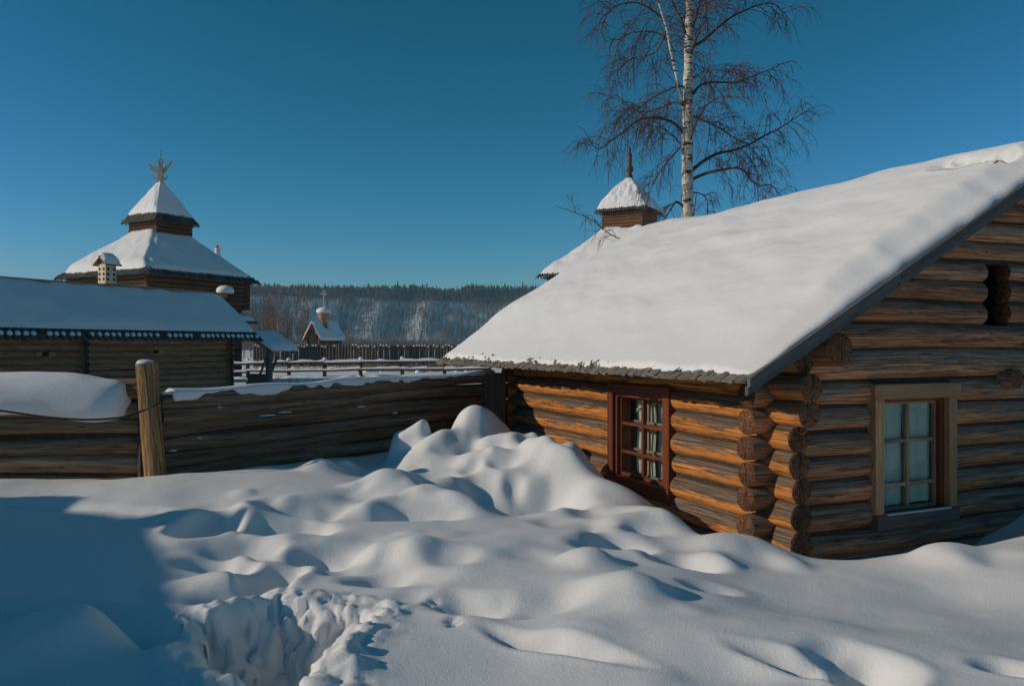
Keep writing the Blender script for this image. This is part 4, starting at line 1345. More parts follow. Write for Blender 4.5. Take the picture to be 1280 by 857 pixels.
# ------------------------------------------------------------------ long low log house, left
bx = -tl                                     # along the eave, away from us
E0 = V3(-9.60, 30.0, EYE + .40)
def LB(t, q, z=0.0):                         # t back towards us along the eave, q inward from the eave, z above eave
    return E0 - bx * t - tr * q + Z * z
LBL = 17.0
house = empty('log_house', LB(8, 2, -2.4), 'long low log house whose shaded snowy roof faces us, far left', 'log house')
m = MB()
zs = np.arange(-2.3, .08, .205)
for i, z in enumerate(zs):
    m.log(LB(.75, .42, z), LB(LBL, .42, z), .108, .108, None, seg=.8, ns=10, wob=.01)
    for t in (1.0, 6.6):
        m.log(LB(t, .18, z + .1), LB(t, 3.6, z + .1), .1, .1, None, seg=2, ns=12)
    m.log(LB(.75, 3.4, z), LB(LBL, 3.4, z), .108, .108, None, seg=3, ns=8, wob=.01)
for i in range(7):
    hw = 1.45 - i * .2
    m.log(LB(1.0, 1.9 - hw, .1 + i * .2), LB(1.0, 1.9 + hw, .1 + i * .2), .1, .1, None, seg=2, ns=10)
m.build('wall', [M['log_brown'], M['end_grey']], house)
RQ, RZ = 2.0, 1.50
m = MB()
for k in range(76):
    t = LBL * (k + .5) / 76 - .05
    for sd in (0, 1):
        q0, q1 = (-.02, RQ) if sd == 0 else (2 * RQ + .02, RQ)
        c = (LB(t, q0, 0) + LB(t, q1, RZ)) / 2
        m.box(c, ((LB(t, q1, RZ) - LB(t, q0, 0)) / 2, bx * (LBL / 76 / 2 * .9), Z * .02))
    # rounded board end with its gap
    s_ = unit(LB(0, RQ, RZ) - LB(0, 0, 0))
    nn_ = np.cross(bx, s_); nn_ = nn_ if nn_[2] > 0 else -nn_
    m.box(LB(t, -.16, -.10) + nn_ * .035, (s_ * .25, bx * (LBL / 76 / 2 * .42), nn_ * .03))
m.build('roof', M['roofboard'], house)
m = MB()
m.log(LB(-.35, RQ, RZ + .07), LB(LBL, RQ, RZ + .07), .10, .10, None, seg=2, ns=10)
m.build('ridge_log', [M['log_brown'], M['end']], house)
for t, z in ((9.9, -.075), (4.1, -.60), (7.8, -.64)):
    m = MB()
    m.box(LB(t, .305, z), (bx * .09, tr * .012, Z * .06))
    o = m.build('vent_hole', M['blackhole'], house)
    for sg in (-1, 1):
        m = MB()
        m.box(LB(t + sg * .2, .31, z), (bx * .10, tr * .03, Z * .055))
        m.build('vent_trim', M['porchwood'], house, .02)
n, k = 160, 60
P = np.zeros((n, k, 3))
for i in range(n):
    t = -.12 + (LBL + .2) * i / (n - 1)
    e1 = min(1, max(0, (t + .12) / .35)); e1 = math.sqrt(max(0, 1 - (1 - e1) ** 2))
    for j in range(k):
        q = .06 + (2 * RQ - .12) * j / (k - 1)
        dq = min(q, 2 * RQ - q)
        e2 = min(1, (dq - .06) / .3); e2 = math.sqrt(max(0, 1 - (1 - e2) ** 2))
        rz = RZ / RQ * (RQ - math.sqrt((q - RQ) ** 2 + .12 ** 2))
        th = (.20 + .07 * vnoise(t * .6, q * .7) + .03 * vnoise(t * 1.9, q * 2)) * e1 * e2
        if j in (0, k - 1) or i == 0: th = -.05
        P[i, j] = LB(t, q - .05 * 0, max(rz, -.02) + th)
m = MB()
m.sheet(P)
for kk in range(76):
    t = LBL * (kk + .5) / 76 - .05
    if random.random() < .85:
        w_ = LBL / 76
        m.lathe(LB(t + w_ * .45, -.16 + random.uniform(-.06, .04), -.055), [(w_ * .33, -.05), (w_ * .36, .01), (w_ * .22, .06), (0, .075)], 7)
tag(m.build('house_snow', M['snow_roof']), 'deep even snow on the long low log house roof at left', 'snow')
m = MB()
m.lathe(LB(-.33, RQ, RZ + .15), [(.30, 0), (.34, .08), (.30, .2), (.18, .28), (0, .31)], 14)
tag(m.build('snow_lump', M['snow_roof']), 'round snow lump on the ridge end of the long log house', 'snow')
# lean-to porch beyond its right end
m = MB()
pa, pb = LB(-.05, .35, .06), LB(-.05, -.85, -.56)
dn = unit(pb - pa)
for i in range(6):
    m.box((pa + pb) / 2 + bx * (.1 + i * .19), ((pb - pa) / 2, bx * .085, Z * .02))
m.box((pa + pb) / 2 - Z * .09, ((pb - pa) / 2, bx * .04, Z * .075))
m.box((pa + pb) / 2 - Z * .09 + bx * 1.1, ((pb - pa) / 2, bx * .04, Z * .075))
m.build('porch_roof', M['porchwood'], house)
m = MB()
m.box(LB(-.05, -.62, -1.45), (tr * .09, bx * .09, Z * .93))
m.build('porch_post', M['rail'], house)
m = MB()
m.box(LB(-.05, -.05, -1.75), (tr * .5, bx * .03, Z * .30))
m.build('porch_parapet', M['rail'], house)
for dx in (0, .55):
    m = MB()
    p0, p1 = LB(-1.0, .95 - dx, -1.75), LB(-1.0, .45 - dx, -.80)
    m.box((p0 + p1) / 2, ((p1 - p0) / 2, bx * .03, unit(np.cross(p1 - p0, bx)) * .04))
    m.build('stair_rail', M['rail'], house)
m = MB()
n = 20
P = np.zeros((n, n, 3))
for i in range(n):
    for j in range(n):
        x, y = i / (n - 1), j / (n - 1)
        e = max(0, 1 - max(abs(2 * x - 1), abs(2 * y - 1)) ** 6) ** .5
        P[i, j] = pa + (pb - pa) * (x * 1.06 - .01) + bx * (-.12 + 1.4 * y) + Z * (.0 + .22 * e)
m.sheet(P)
tag(m.build('porch_snow', M['snow_roof']), 'snow on the lean-to porch at the right end of the long log house', 'snow')

# bird house on its pole behind the ridge
bc = W(134, 342, 27.0)
bird = empty('bird_house', (bc[0], bc[1], EYE - 1.9), 'cream bird house shaped like a little house above the long snowy roof', 'bird house')
m = MB()
m.box(bc - Z * .02, (tr * .20, tl * .20, Z * .33))
body = m.build('body', M['cream'], bird, .01)
m = MB()
for i in range(3):
    for j in range(2):
        m = MB(); m.box(bc + tl * .20 + tr * (-.11 + .22 * j) + Z * (-.2 + i * .17), (tr * .035, tl * .012, Z * .045)); m.build('hole', M['blackhole'], body)
        m = MB(); m.box(bc + tr * .20 + tl * (-.11 + .22 * j) + Z * (-.2 + i * .17), (tr * .012, tl * .035, Z * .045)); m.build('hole', M['blackhole'], body)
m = MB()
for sg in (-1, 1):
    m.box(bc + Z * .42 + tr * sg * .15, (tr * sg * .20 - Z * .15, tl * .30, Z * .02))
m.add([bc + tl * .2 + tr * -.2 + Z * .3, bc + tl * .2 + tr * .2 + Z * .3, bc + tl * .2 + Z * .5, bc - tl * .2 + tr * -.2 + Z * .3, bc - tl * .2 + tr * .2 + Z * .3, bc - tl * .2 + Z * .5], [(0, 1, 2), (5, 4, 3)], None, 0, .4, False)
m.build('roof', M['deck'], bird)
m = MB()
m.log(V3(bc[0], bc[1], EYE - 2), bc - Z * .34, .07, .07, None, ns=10, seg=1)
m.build('pole', [M['log_brown'], M['end']], bird)
m = MB()
n = 14
P = np.zeros((n, n, 3))
for i in range(n):
    for j in range(n):
        x, y = -1 + 2 * i / (n - 1), -1 + 2 * j / (n - 1)
        e = max(0, 1 - max(abs(x), abs(y)) ** 4) ** .5
        P[i, j] = bc + tr * (.34 * x) + tl * (.29 * y) + Z * (.54 - .26 * abs(x) ** 1.4 + .17 * e)
m.sheet(P)
tag(m.build('bird_house_snow', M['snow_roof']), 'snow cap on the cream bird house', 'snow')

# slim white cross whose top shows beyond the left tower's roof
cc = W(272, 309, 62)
crs = empty('church_cross', (cc[0], cc[1], EYE - 2.2), 'tiny white cross top peeping over the right slope of the left tower roof', 'cross')
m = MB()
m.lathe(V3(cc[0], cc[1], EYE - 2.2), [(.35, 0), (.30, 5.6), (.45, 6.0), (.5, 6.5), (.25, 7.1), (.22, cc[2] - EYE + 2.15)], 10)
m.build('mast', M['white'], crs)
m = MB()
m.box(cc + Z * .05, (V3(.36, 0, 0), V3(0, .06, 0), Z * .06))
m.box(cc + Z * .05, (V3(.08, 0, 0), V3(0, .06, 0), Z * .30))
m.build('bar', M['white'], crs)

# ------------------------------------------------------------------ chapel beyond the palisade
D = 95.0
g0 = V3((391 - CX) / F * D, D, EYE)
def CH(x, y, z): return g0 + tr * x + bx * y + Z * z     # x across the gable (right +), y along the ridge, z from eye
chapel = empty('chapel', CH(0, 2, -3), 'tiny wooden chapel with onion dome and white cross behind the far palisade', 'chapel')
m = MB()
for z in np.arange(-3, .7, .26):
    for x in (-.95, .95):
        m.log(CH(x, -.0, z), CH(x, 3.9, z), .13, .13, None, seg=4, ns=8)
    for y in (.25, 3.7):
        m.log(CH(-1.1, y, z + .13), CH(1.1, y, z + .13), .13, .13, None, seg=3, ns=8)
m.add([CH(-.95, .28, .7), CH(.95, .28, .7), CH(0, .28, 2.5)], [(0, 1, 2)], None, 0, .4, False)
m.build('wall', [M['log_tower'], M['end']], chapel)
m = MB()
m.box(CH(0, .12, .2), (tr * .55, bx * .06, Z * 1.2))
m.build('doorway', M['blackhole'], chapel)  # near-black slab, made large to darken the sunlit gable front
cprof = [(1.42, .62), (1.2, .98), (.9, 1.42), (.55, 1.95), (.22, 2.5), (0, 2.78)]
m = MB()
for sg in (-1, 1):
    for i in range(len(cprof) - 1):
        (x0, z0), (x1, z1) = cprof[i], cprof[i + 1]
        m.box((CH(sg * x0, 2, z0) + CH(sg * x1, 2, z1)) / 2, ((CH(sg * x1, 2, z1) - CH(sg * x0, 2, z0)) / 2 * 1.02, bx * 2.15, unit(tr * sg * (z0 - z1) + Z * (x0 - x1)) * .04))
m.build('roof', M['porchwood'], chapel)
m = MB()
for sg in (-1, 1):
    n, k = 26, 20
    P = np.zeros((n, k, 3))
    for i in range(n):
        y = -.25 + 4.5 * i / (n - 1)
        for j in range(k):
            f = j / (k - 1) * (len(cprof) - 1)
            q = min(int(f), len(cprof) - 2)
            w = f - q
            x = cprof[q][0] * (1 - w) + cprof[q + 1][0] * w
            z = cprof[q][1] * (1 - w) + cprof[q + 1][1] * w
            e = min(1, j / 2, i / 1.5, (n - 1 - i) / 1.5)
            e = math.sqrt(max(0, 1 - (1 - max(0, e)) ** 2))
            dip = math.exp(-((y - 1.9) / .55) ** 2) * sstep(.75, .1, x) * .65
            P[i, j] = CH(sg * (x + .16 * e), y, z + .20 * e - dip + .05 * vnoise(y * 2, x * 3 + sg))
    m.sheet(P)
tag(m.build('chapel_snow', M['snow_roof']), 'snow on the steep roof of the tiny far chapel', 'snow')
dc = CH(0, 1.9, 0)
m = MB()
m.lathe(dc, [(.27, 1.9), (.27, 3.0), (.48, 3.15), (.62, 3.4), (.60, 3.68), (.76, 3.82), (.78, 3.95), (.6, 4.25), (.3, 4.45), (.05, 4.6)], 16)
m.build('dome', M['porchwood'], chapel)
m = MB()
m.lathe(dc, [(.80, 3.95), (.92, 4.1), (.84, 4.35), (.5, 4.58), (.1, 4.68), (0, 4.69)], 16)
tag(m.build('dome_snow', M['snow_roof']), 'snow cap on the onion dome of the far chapel', 'snow')
m = MB()
X1 = V3(1, 0, 0)
m.box(dc + Z * 5.75, (X1 * .06, V3(0, .05, 0), Z * .95))
m.box(dc + Z * 6.25, (X1 * .34, V3(0, .05, 0), Z * .075))
m.box(dc + Z * 6.55, (X1 * .16, V3(0, .05, 0), Z * .06))
m.box(dc + Z * 5.3, (X1 * .16 + Z * .05, V3(0, .05, 0), Z * .055))
m.build('cross', M['white'], chapel)

# ------------------------------------------------------------------ far palisade of pointed stakes
pal = empty('palisade', W(455, 460, 86), 'far palisade of dark pointed stakes below the wooded hill', 'palisade')
px = 318.0
snowbits = MB()
while px < 618:
    d = 86 + .4 * math.sin(px * .05)
    p = W(px, 432, d)
    r = random.uniform(.150, .185)
    top = .30 + random.uniform(-.13, .10)
    m = MB()
    p0 = V3(p[0], p[1], EYE - 2.7)
    pt = V3(p[0] + random.uniform(-.04, .04), p[1], EYE + top - .38)
    m.log(p0, pt, r, r * .92, None, seg=3, ns=8, wob=0, cap=(0, 0))
    ring = [pt + r * .92 * (math.cos(q) * V3(1, 0, 0) + math.sin(q) * V3(0, 1, 0)) for q in np.arange(8) / 8 * 6.283]
    m.add(ring + [pt + Z * .42], [(i, (i + 1) % 8, 8) for i in range(8)], None, 0, .5, False)
    m.build('stake', [M['stake'], M['end']], pal)
    if random.random() < .6:
        snowbits.lathe(pt + Z * .06 + V3(r * .9, -.05, 0), [(.10, -.06), (.13, 0), (.08, .08), (0, .12)], 6)
    px += 1.93 * r / d * F
o = snowbits.build('stake_snow', M['snow_far'])
tag(o, 'small clots of snow caught between the palisade stake tips', 'snow', None, 'stuff')

# ------------------------------------------------------------------ rail fence in the yard
rf = empty('rail_fence', W(430, 485, 36), 'three-railed wooden fence with snow on its rails in the middle distance', 'rail fence')
posts = [(262, 453.5), (310, 452.5), (361, 451.5), (406, 451), (451, 450.5), (503, 450), (556, 449.5), (612, 449)]
tops = []
for px, py in posts:
    p = W(px, py, 36)
    tops.append(p)
    m = MB()
    m.log(V3(p[0], p[1], EYE - 1.95), p + Z * .06, .085, .08, None, seg=.5, ns=10, up=V3(0, 1, 0))
    m.build('post', [M['stake'], M['end_post']], rf)
sn = MB()
for i in range(len(tops) - 1):
    for dz in (-.07, -.42, -.80):
        p0, p1 = tops[i] + Z * (dz + random.uniform(-.03, .03)) - V3(0, .1, 0), tops[i + 1] + Z * (dz + random.uniform(-.03, .03)) - V3(0, .1, 0)
        m = MB()
        m.log(p0, p1, .052, .048, None, seg=.6, ns=8)
        m.build('rail', [M['stake'], M['end_post']], rf)
        nseg = 22
        P = np.zeros((nseg, 7, 3))
        for k in range(nseg):
            c = p0 + (p1 - p0) * k / (nseg - 1)
            hh = .085 + .05 * vnoise(c[0] * 3.1 + dz * 40, 2.0 + i)
            for j in range(7):
                th = math.pi * j / 6
                P[k, j] = c + V3(0, -.075 * math.cos(th), .03 + hh * math.sin(th))
        sn.sheet(P)
for p in tops:
    sn.lathe(p + Z * .05, [(.10, 0), (.105, .05), (.07, .10), (0, .12)], 10)
o = sn.build('rail_snow', M['snow_far'])
tag(o, 'snow lying along the rails and post tops of the yard fence', 'snow', None, 'stuff')
# snowed-in log stack just behind the near fence
ls = empty('log_stack', W(415, 480, 31), 'low row of log ends under scalloped snow behind the dark fence', 'log stack')
m = MB(); m2 = MB()
for i in range(14):
    p = W(345 + i * 9.6, 481 + random.uniform(-.6, .6), 31)
    m.log(p, p + V3(.1, 1.0, 0), .11, .11, None, seg=1, ns=10)
    m2.lathe(p + V3(0, .25, .08), [(.22, -.04), (.24, .05), (.16, .14), (0, .18)], 10)
m.build('logs', [M['log_red'], M['end_post']], ls)
m.n
m = MB()
m.box(W(412, 489, 31.3), (V3(2.4, 0, 0), V3(0, .3, 0), Z * .12))
m.build('base', M['rail'], ls)
tag(m2.build('stack_snow', M['snow_far']), 'scalloped snow over the low row of log ends', 'snow')
yq = random.Random(8)
m = MB()
for k in range(60):
    px = yq.uniform(300, 600)
    p = W(px, 458 + yq.uniform(0, 5), 58 + yq.uniform(0, 14))
    g = gz(p[0], p[1])
    s_ = yq.uniform(.12, .34)
    m.lathe(V3(p[0], p[1], g - .05), [(s_, 0), (s_ * 1.05, s_ * .4), (s_ * .7, s_ * .9), (0, s_ * 1.1)], 8)
tag(m.build('snow_clumps', M['snow_far']), 'small snow clumps dotted over the yard before the palisade', 'snow', None, 'stuff')
m = MB()
for k in range(420):
    px = yq.uniform(318, 612)
    p = W(px, 458, 70 + yq.uniform(-3, 12))
    g = gz(p[0], p[1])
    t_ = V3(yq.gauss(0, .25), 0, yq.uniform(.35, .9))
    m.tube([V3(p[0], p[1], g - .05), V3(p[0], p[1], g) + t_], [.025, .01], 3)
tag(m.build('dry_weeds', M['far_twig']), 'dry weed stalks standing in the snow before the palisade', 'weeds', None, 'stuff')
# second, lower rail fence nearer the palisade
lr = empty('paling', W(490, 465, 60), 'low brown paling in the snow in front of the palisade', 'fence')
m = MB()
for i in range(46):
    p = W(448 + i * 2.35, 464, 60)
    m.box(p, (V3(.045, 0, 0), V3(0, .02, 0), Z * .36))
m.build('pickets', M['porchwood'], lr)
m = MB()
m.box(W(502, 462.5, 59.9), (V3(3.3, 0, 0), V3(0, .03, 0), Z * .05))
m.build('rail', M['porchwood'], lr)

# ------------------------------------------------------------------ birch
BD = 20.0
br = random.Random(5)
def rv(s):
    return V3(br.gauss(0, s), br.gauss(0, s), br.gauss(0, s))
birch = empty('birch_tree', W(860, 520, BD), 'tall bare birch with white trunk and drooping twigs behind the cabin ridge', 'tree')
m = MB()
tp = [W(861, 530, BD), W(861, 400, BD), W(860, 280, BD), W(859, 200, BD), W(860, 120, BD), W(861, 60, BD), W(862, 0, BD), W(863, -80, BD), W(861, -160, BD), W(862, -260, BD)]
tp = smooth_pts(tp, 6)
nT = len(tp)
m.tube(tp, [.180 * (1 - .78 * (i / (nT - 1)) ** 1.1) + .006 * br.gauss(0, 1) for i in range(nT)], 18)
st = smooth_pts([W(857, 145, BD), W(851, 122, BD - .1), W(845, 92, BD - .2), W(838, 62, BD - .3), W(833, 35, BD - .35), W(824, 5, BD - .5), W(815, -40, BD - .5), W(806, -90, BD - .6)], 5)
m.tube(st, [  .046 * (1 - .7 * i / (len(st) - 1)) for i in range(len(st))], 10)
trunk = m.build('trunk', M['birch'], birch)
crown = MB()
def twig(p, d, L, r, droop, segs=5, ns=3):
    pts = [p]
    d = unit(d)
    for i in range(segs):
        d = unit(d + Z * (-droop * (i + .6) / segs) + rv(.10))
        pts.append(pts[-1] + d * (L / segs))
    crown.tube(pts, [r * (1 - .75 * i / segs) for i in range(segs + 1)], ns, 1)
    return pts
def grow(pts, r0, r1, dens, L2, seed_up=.25, start=.12):
    n = len(pts)
    crown.tube(pts, [r0 + (r1 - r0) * (i / (n - 1)) ** .8 for i in range(n)], 6, 0)
    tot = sum(np.linalg.norm(pts[i + 1] - pts[i]) for i in range(n - 1))
    k = int(tot * dens)
    for q in range(k):
        f = start + (1 - start) * (q + br.random()) / k
        x = f * (n - 1)
        i = min(int(x), n - 2)
        p = pts[i] + (pts[i + 1] - pts[i]) * (x - i)
        t = unit(pts[i + 1] - pts[i])
        side = unit(np.cross(t, rv(1)))
        dr = unit(t * br.uniform(.2, .9) + side * br.uniform(.5, 1.0) + Z * br.uniform(-.25, .7) * seed_up * 2)
        L = L2 * br.uniform(.45, 1.15) * (1 - .35 * f)
        sec = twig(p, dr, L, .0085, br.uniform(.25, .65), 6, 4)
        for w in range(int(L * 12.0)):
            y = br.uniform(.15, 1) * (len(sec) - 1)
            j = min(int(y), len(sec) - 2)
            pp = sec[j] + (sec[j + 1] - sec[j]) * (y - j)
            tt = unit(sec[j + 1] - sec[j])
            ter = twig(pp, tt * .5 + rv(.45) - Z * .12, br.uniform(.22, .62), .0060, br.uniform(.4, 1.2), 4, 3)
            if br.random() < .55:
                twig(ter[2], rv(.6) - Z * .3, br.uniform(.12, .3), .0045, .8, 3, 3)
    twig(pts[-1], pts[-1] - pts[-2], L2 * .7, r1, .5, 5, 4)
limbs = [
    ([(856, 168), (845, 156), (830, 149), (812, 147), (795, 152), (778, 166), (762, 178), (748, 186), (738, 176)], .055, -.6),
    ([(857, 108), (846, 108), (832, 114), (815, 122), (800, 134), (785, 146), (776, 158)], .035, -.5),
    ([(840, 60), (828, 45), (812, 40), (795, 40), (780, 46), (768, 60)], .034, .6),
    ([(830, 25), (815, 12), (796, 5), (775, 6), (760, 16), (752, 34)], .034, -.4),
    ([(833, 40), (822, 62), (808, 70), (790, 72), (778, 84)], .028, .9),
    ([(856, 42), (850, 24), (843, 8), (836, -15), (822, -40)], .05, .8),
    ([(866, 212), (880, 201), (897, 192), (916, 188), (936, 181), (955, 170), (972, 162), (990, 150), (1006, 140)], .062, .4),
    ([(866, 224), (884, 216), (904, 212), (922, 210), (933, 216), (940, 226), (950, 232), (964, 231), (976, 244)], .055, -.5),
    ([(866, 118), (874, 108), (886, 103), (905, 103), (924, 102), (942, 95), (960, 88), (974, 82)], .048, .7),
    ([(867, 58), (880, 50), (896, 36), (914, 22), (932, 13), (950, 6), (968, 6), (984, 20)], .058, .3),
    ([(866, 34), (872, 14), (878, -8), (888, -30), (900, -55)], .05, -.6),
    ([(866, 98), (878, 90), (896, 88), (914, 92), (930, 100)], .03, -1.0),
    ([(866, 145), (882, 152), (900, 160), (918, 172), (936, 182), (950, 200)], .034, 1.2),
    ([(856, 178), (845, 190), (832, 205), (820, 222), (812, 242)], .03, .7),
    ([(856, 130), (842, 128), (826, 134), (806, 140), (788, 134), (770, 124), (752, 118)], .035, 1.3),
    ([(856, 262), (846, 252), (838, 262), (830, 274), (822, 288)], .045, -.2),
    ([(866, 240), (878, 243), (884, 252), (884, 268)], .022, .5),
    ([(858, 300), (838, 306), (815, 305), (795, 303), (778, 299), (762, 292), (748, 281), (732, 271), (712, 263)], .034, -1.1),
    ([(815, 305), (800, 303), (784, 306), (768, 312), (755, 322)], .02, -1.3),
    ([(860, 90), (856, 70), (858, 45), (850, 20)], .04, 1.4), ([(862, 70), (870, 50), (880, 20), (892, -10)], .045, -1.5),
    ([(862, 180), (868, 160), (878, 140), (890, 125), (905, 120)], .035, -1.4), ([(860, 195), (850, 180), (838, 168), (822, 160), (806, 168)], .033, 1.5),
    ([(864, 0), (880, -30), (910, -60), (950, -70), (985, -50)], .05, .5), ([(860, -20), (840, -50), (800, -75), (765, -70), (745, -45)], .05, -.3), ([(862, -90), (880, -140), (910, -180)], .05, .4), ([(862, -100), (830, -150), (800, -170)], .05, -.5),
]
for li, (px_, r0, dy) in enumerate(limbs):
    n = len(px_)
    base = []
    for i, q in enumerate(px_):
        base.append(W(q[0], q[1], BD + dy * (i / (n - 1)) ** .9) + (V3(0, br.gauss(0, .03), 0)))
    grow(smooth_pts(base, 4), r0 * (.8 if li not in (17, 18) else .6), .008, 10.0 if li not in (17, 18) else 4.5, 1.2 if li not in (17, 18) else .75)
crown.build('crown', [M['limb'], M['twig']], birch)

# ------------------------------------------------------------------ bare trees beyond the palisade
def bare_tree(seed, H, white):
    q = random.Random(seed)
    root = empty('bare_tree', (0, 0, 0), 'slim bare winter tree standing in the grove beyond the palisade', 'tree', 'bare trees beyond the palisade')
    m = MB()
    lean = V3(q.gauss(0, .03), q.gauss(0, .03), 1)
    tp = [V3(0, 0, -1) + lean * (H + 1) * i / 7 + V3(q.gauss(0, .10), q.gauss(0, .10), 0) for i in range(8)]
    m.tube(tp, [.15 * (1 - .85 * i / 7) for i in range(8)], 6)
    m.build('trunk', M['far_trunk'] if white else M['far_twig'], root)
    m = MB()
    for k in range(34):
        f = q.uniform(.25, .98)
        i = min(int(f * 7), 6)
        p = tp[i] + (tp[i + 1] - tp[i]) * (f * 7 - i)
        az = q.uniform(0, 6.28)
        d = V3(math.cos(az), math.sin(az), q.uniform(.7, 1.9))
        L = H * .26 * q.uniform(.5, 1.1) * (1.2 - f * .8)
        pts = [p]
        for s in range(4):
            d = unit(d) + Z * .10 + V3(q.gauss(0, .12), q.gauss(0, .12), 0)
            pts.append(pts[-1] + unit(d) * L / 4)
        m.tube(pts, [.05, .042, .034, .026, .016], 3)
        for w in range(9):
            j = q.randint(1, 3)
            dd = unit(d + V3(q.gauss(0, .7), q.gauss(0, .7), q.gauss(0, .3)))
            pe = pts[j] + dd * L * q.uniform(.25, .5)
            m.tube([pts[j], (pts[j] + pe) / 2 + V3(0, 0, .08), pe], [.024, .02, .012], 3)
    m.build('crown', M['far_twig'], root)
    return root
protos = [bare_tree(1, 13.5, True), bare_tree(2, 12, False), bare_tree(3, 14.5, False), bare_tree(4, 11, False)]
tq = random.Random(21)
spots = []
for k in range(44):
    d = tq.uniform(150, 230)
    px = tq.choice([tq.uniform(296, 352), tq.uniform(330, 440), tq.gauss(345, 30)])
    spots.append((px, d, tq.uniform(.8, 1.12) if px < 385 else tq.uniform(.45, .8)))
spots[0] = (347, 150, 1.0); spots[4] = (372, 160, .92)
for k, (px, d, s) in enumerate(spots):
    r = protos[k % 4]
    if k >= 4:
        r = copy_tree(r)
    r.location = ((px - CX) / F * d, d, EYE - 3.0)
    r.rotation_euler = (0, 0, tq.uniform(0, 6.28))
    r.scale = (s, s, s)

# ------------------------------------------------------------------ far hill with its woods
SK = .42                      # the bluff runs obliquely, nearer on the left
def hill_h(x, y):
    yp = y - SK * (x + 150)
    f = sstep(600, 775, yp + 14 * vnoise(x * .012, 4.0))
    gul = 8.5 * (vnoise(x * .021 + 2, yp * .002) + .5 * vnoise(x * .05 + 8, yp * .003)) * sstep(0, .4, f) * sstep(1.0, .7, f)
    crest = .0635 * (772 + SK * (x + 150)) + 1.6 * vnoise(x * .006, 3.0) + 1.0 * vnoise(x * .03, 7.0)
    return -4.5 + (crest + 4.5) * f ** 1.1 + gul + 1.0 * vnoise(x * .05, y * .05) * f
hx = np.linspace(-900, 800, 380)
hy = np.concatenate([np.linspace(250, 1000, 270), np.linspace(1010, 1400, 14)])
HX, HY_ = np.meshgrid(hx, hy, indexing='ij')
P = np.stack([HX, HY_, hill_h(HX, HY_) + EYE], -1)
m = MB()
m.sheet(P)
hill = m.build('hill', M['snow_far'])
hill['kind'] = 'structure'
hill['label'] = 'long wooded snowy hill on the horizon'
hq = random.Random(77)
m = MB()
def cone_tree(x, y, H, R):
    z0 = float(hill_h(np.array(x), np.array(y))) + EYE
    c = V3(x, y, z0)
    m.tube([c - Z, c + Z * H * .98], [.22, .05], 4)
    tiers = 5
    ns = 6
    for k in range(tiers):
        zb = H * (.16 + .16 * k)
        zt = min(H, zb + H * .30)
        rr = R * (1 - .8 * k / tiers) * hq.uniform(.75, 1.2)
        ph = hq.uniform(0, 6)
        ring = []
        for s in range(ns):
            an = ph + 6.283 * s / ns
            q = rr * hq.uniform(.55, 1.2)
            ring.append(c + V3(q * math.cos(an), q * math.sin(an), zb + hq.uniform(-.5, .5)))
        m.add(ring + [c + Z * zt], [(s, (s + 1) % ns, ns) for s in range(ns)], None, 0, .5, False)
for k in range(4200):
    x = hq.uniform(-560, 260)
    y = hq.uniform(750, 805) + SK * (x + 150)
    H = hq.uniform(8, 12.5) * (1.22 if hq.random() < .12 else 1) * (.9 + .22 * float(vnoise(np.array(x * .03), np.array(5.0)))) * (1.15 if hq.random() < .1 else 1)
    cone_tree(x, y, H, hq.uniform(1.5, 2.9))
o = m.build('hilltop_forest', M['conifer'])
tag(o, 'dark conifer forest along the crest of the far hill', 'forest', None, 'stuff')
m = MB()
for k in range(19000):
    x = hq.uniform(-430, 130)
    yp = 765 - 330 * hq.random() ** 1.6
    y = yp + SK * (x + 150)
    dens = .66 + .75 * float(vnoise(np.array(x * .021 + 2), np.array(yp * .002))) + .4 * float(vnoise(np.array(x * .03), np.array(y * .02)))
    if hq.random() > dens + .25:
        continue
    z0 = float(hill_h(np.array(x), np.array(y))) + EYE
    c = V3(x, y, z0)
    H = hq.uniform(5, 9.5)
    m.tube([c - Z, c + Z * H], [.17, .04], 3)
    for s in range(7):
        an = hq.uniform(0, 6.28)
        zb = hq.uniform(.2, .75) * H
        e = c + V3(math.cos(an) * H * .14, math.sin(an) * H * .14, zb + H * hq.uniform(.15, .35))
        m.tube([c + Z * zb, e], [.13, .06], 3)
o = m.build('hillside_birchwood', M['hill_wood'])
tag(o, 'thin bare birch wood scattered over the snowy hillside', 'forest', None, 'stuff')

# ------------------------------------------------------------------ barn to the left that throws the broad shadow
NE = V3(-11.75, 5.0, EYE)      # far end of its ridge, plan
bd = unit(V3(.45, -.895, 0))
bw = V3(-bd[1], bd[0], 0)
bw = bw if bw[0] > 0 else -bw
barn = empty('barn', NE + bd * 5 - Z * 3.4, 'log barn beyond the left edge whose shadow lies on the snow', 'barn')
zr, ze, hw, LB_ = 2.25, .25, 2.8, 11.0
m = MB()
for z in np.arange(-1.6, .8, .24):
    for s in (-1, 1):
        m.log(NE + bw * s * (hw - .5) + Z * z + bd * .2, NE + bw * s * (hw - .5) + bd * (LB_ - .2) + Z * z, .125, .125, None, seg=3, ns=8)
    for t in (.5, LB_ - .5):
        m.log(NE + bw * -hw + bd * t + Z * (z + .12), NE + bw * hw + bd * t + Z * (z + .12), .125, .125, None, seg=3, ns=8)
for i in range(9):
    w = (hw - .6) * (1 - i / 9)
    for t in (.5, LB_ - .5):
        m.log(NE - bw * w + bd * t + Z * (.85 + i * .22), NE + bw * w + bd * t + Z * (.85 + i * .22), .115, .115, None, seg=3, ns=8)
m.build('wall', [M['log_brown'], M['end_grey']], barn)
m = MB()
for s in (-1, 1):
    m.box(NE + bw * s * hw / 2 + bd * LB_ / 2 + Z * (zr + ze) / 2, (bd * LB_ / 2, (bw * s * hw - Z * (zr - ze)) / 2, Z * .05))
m.build('roof', M['deck'], barn)
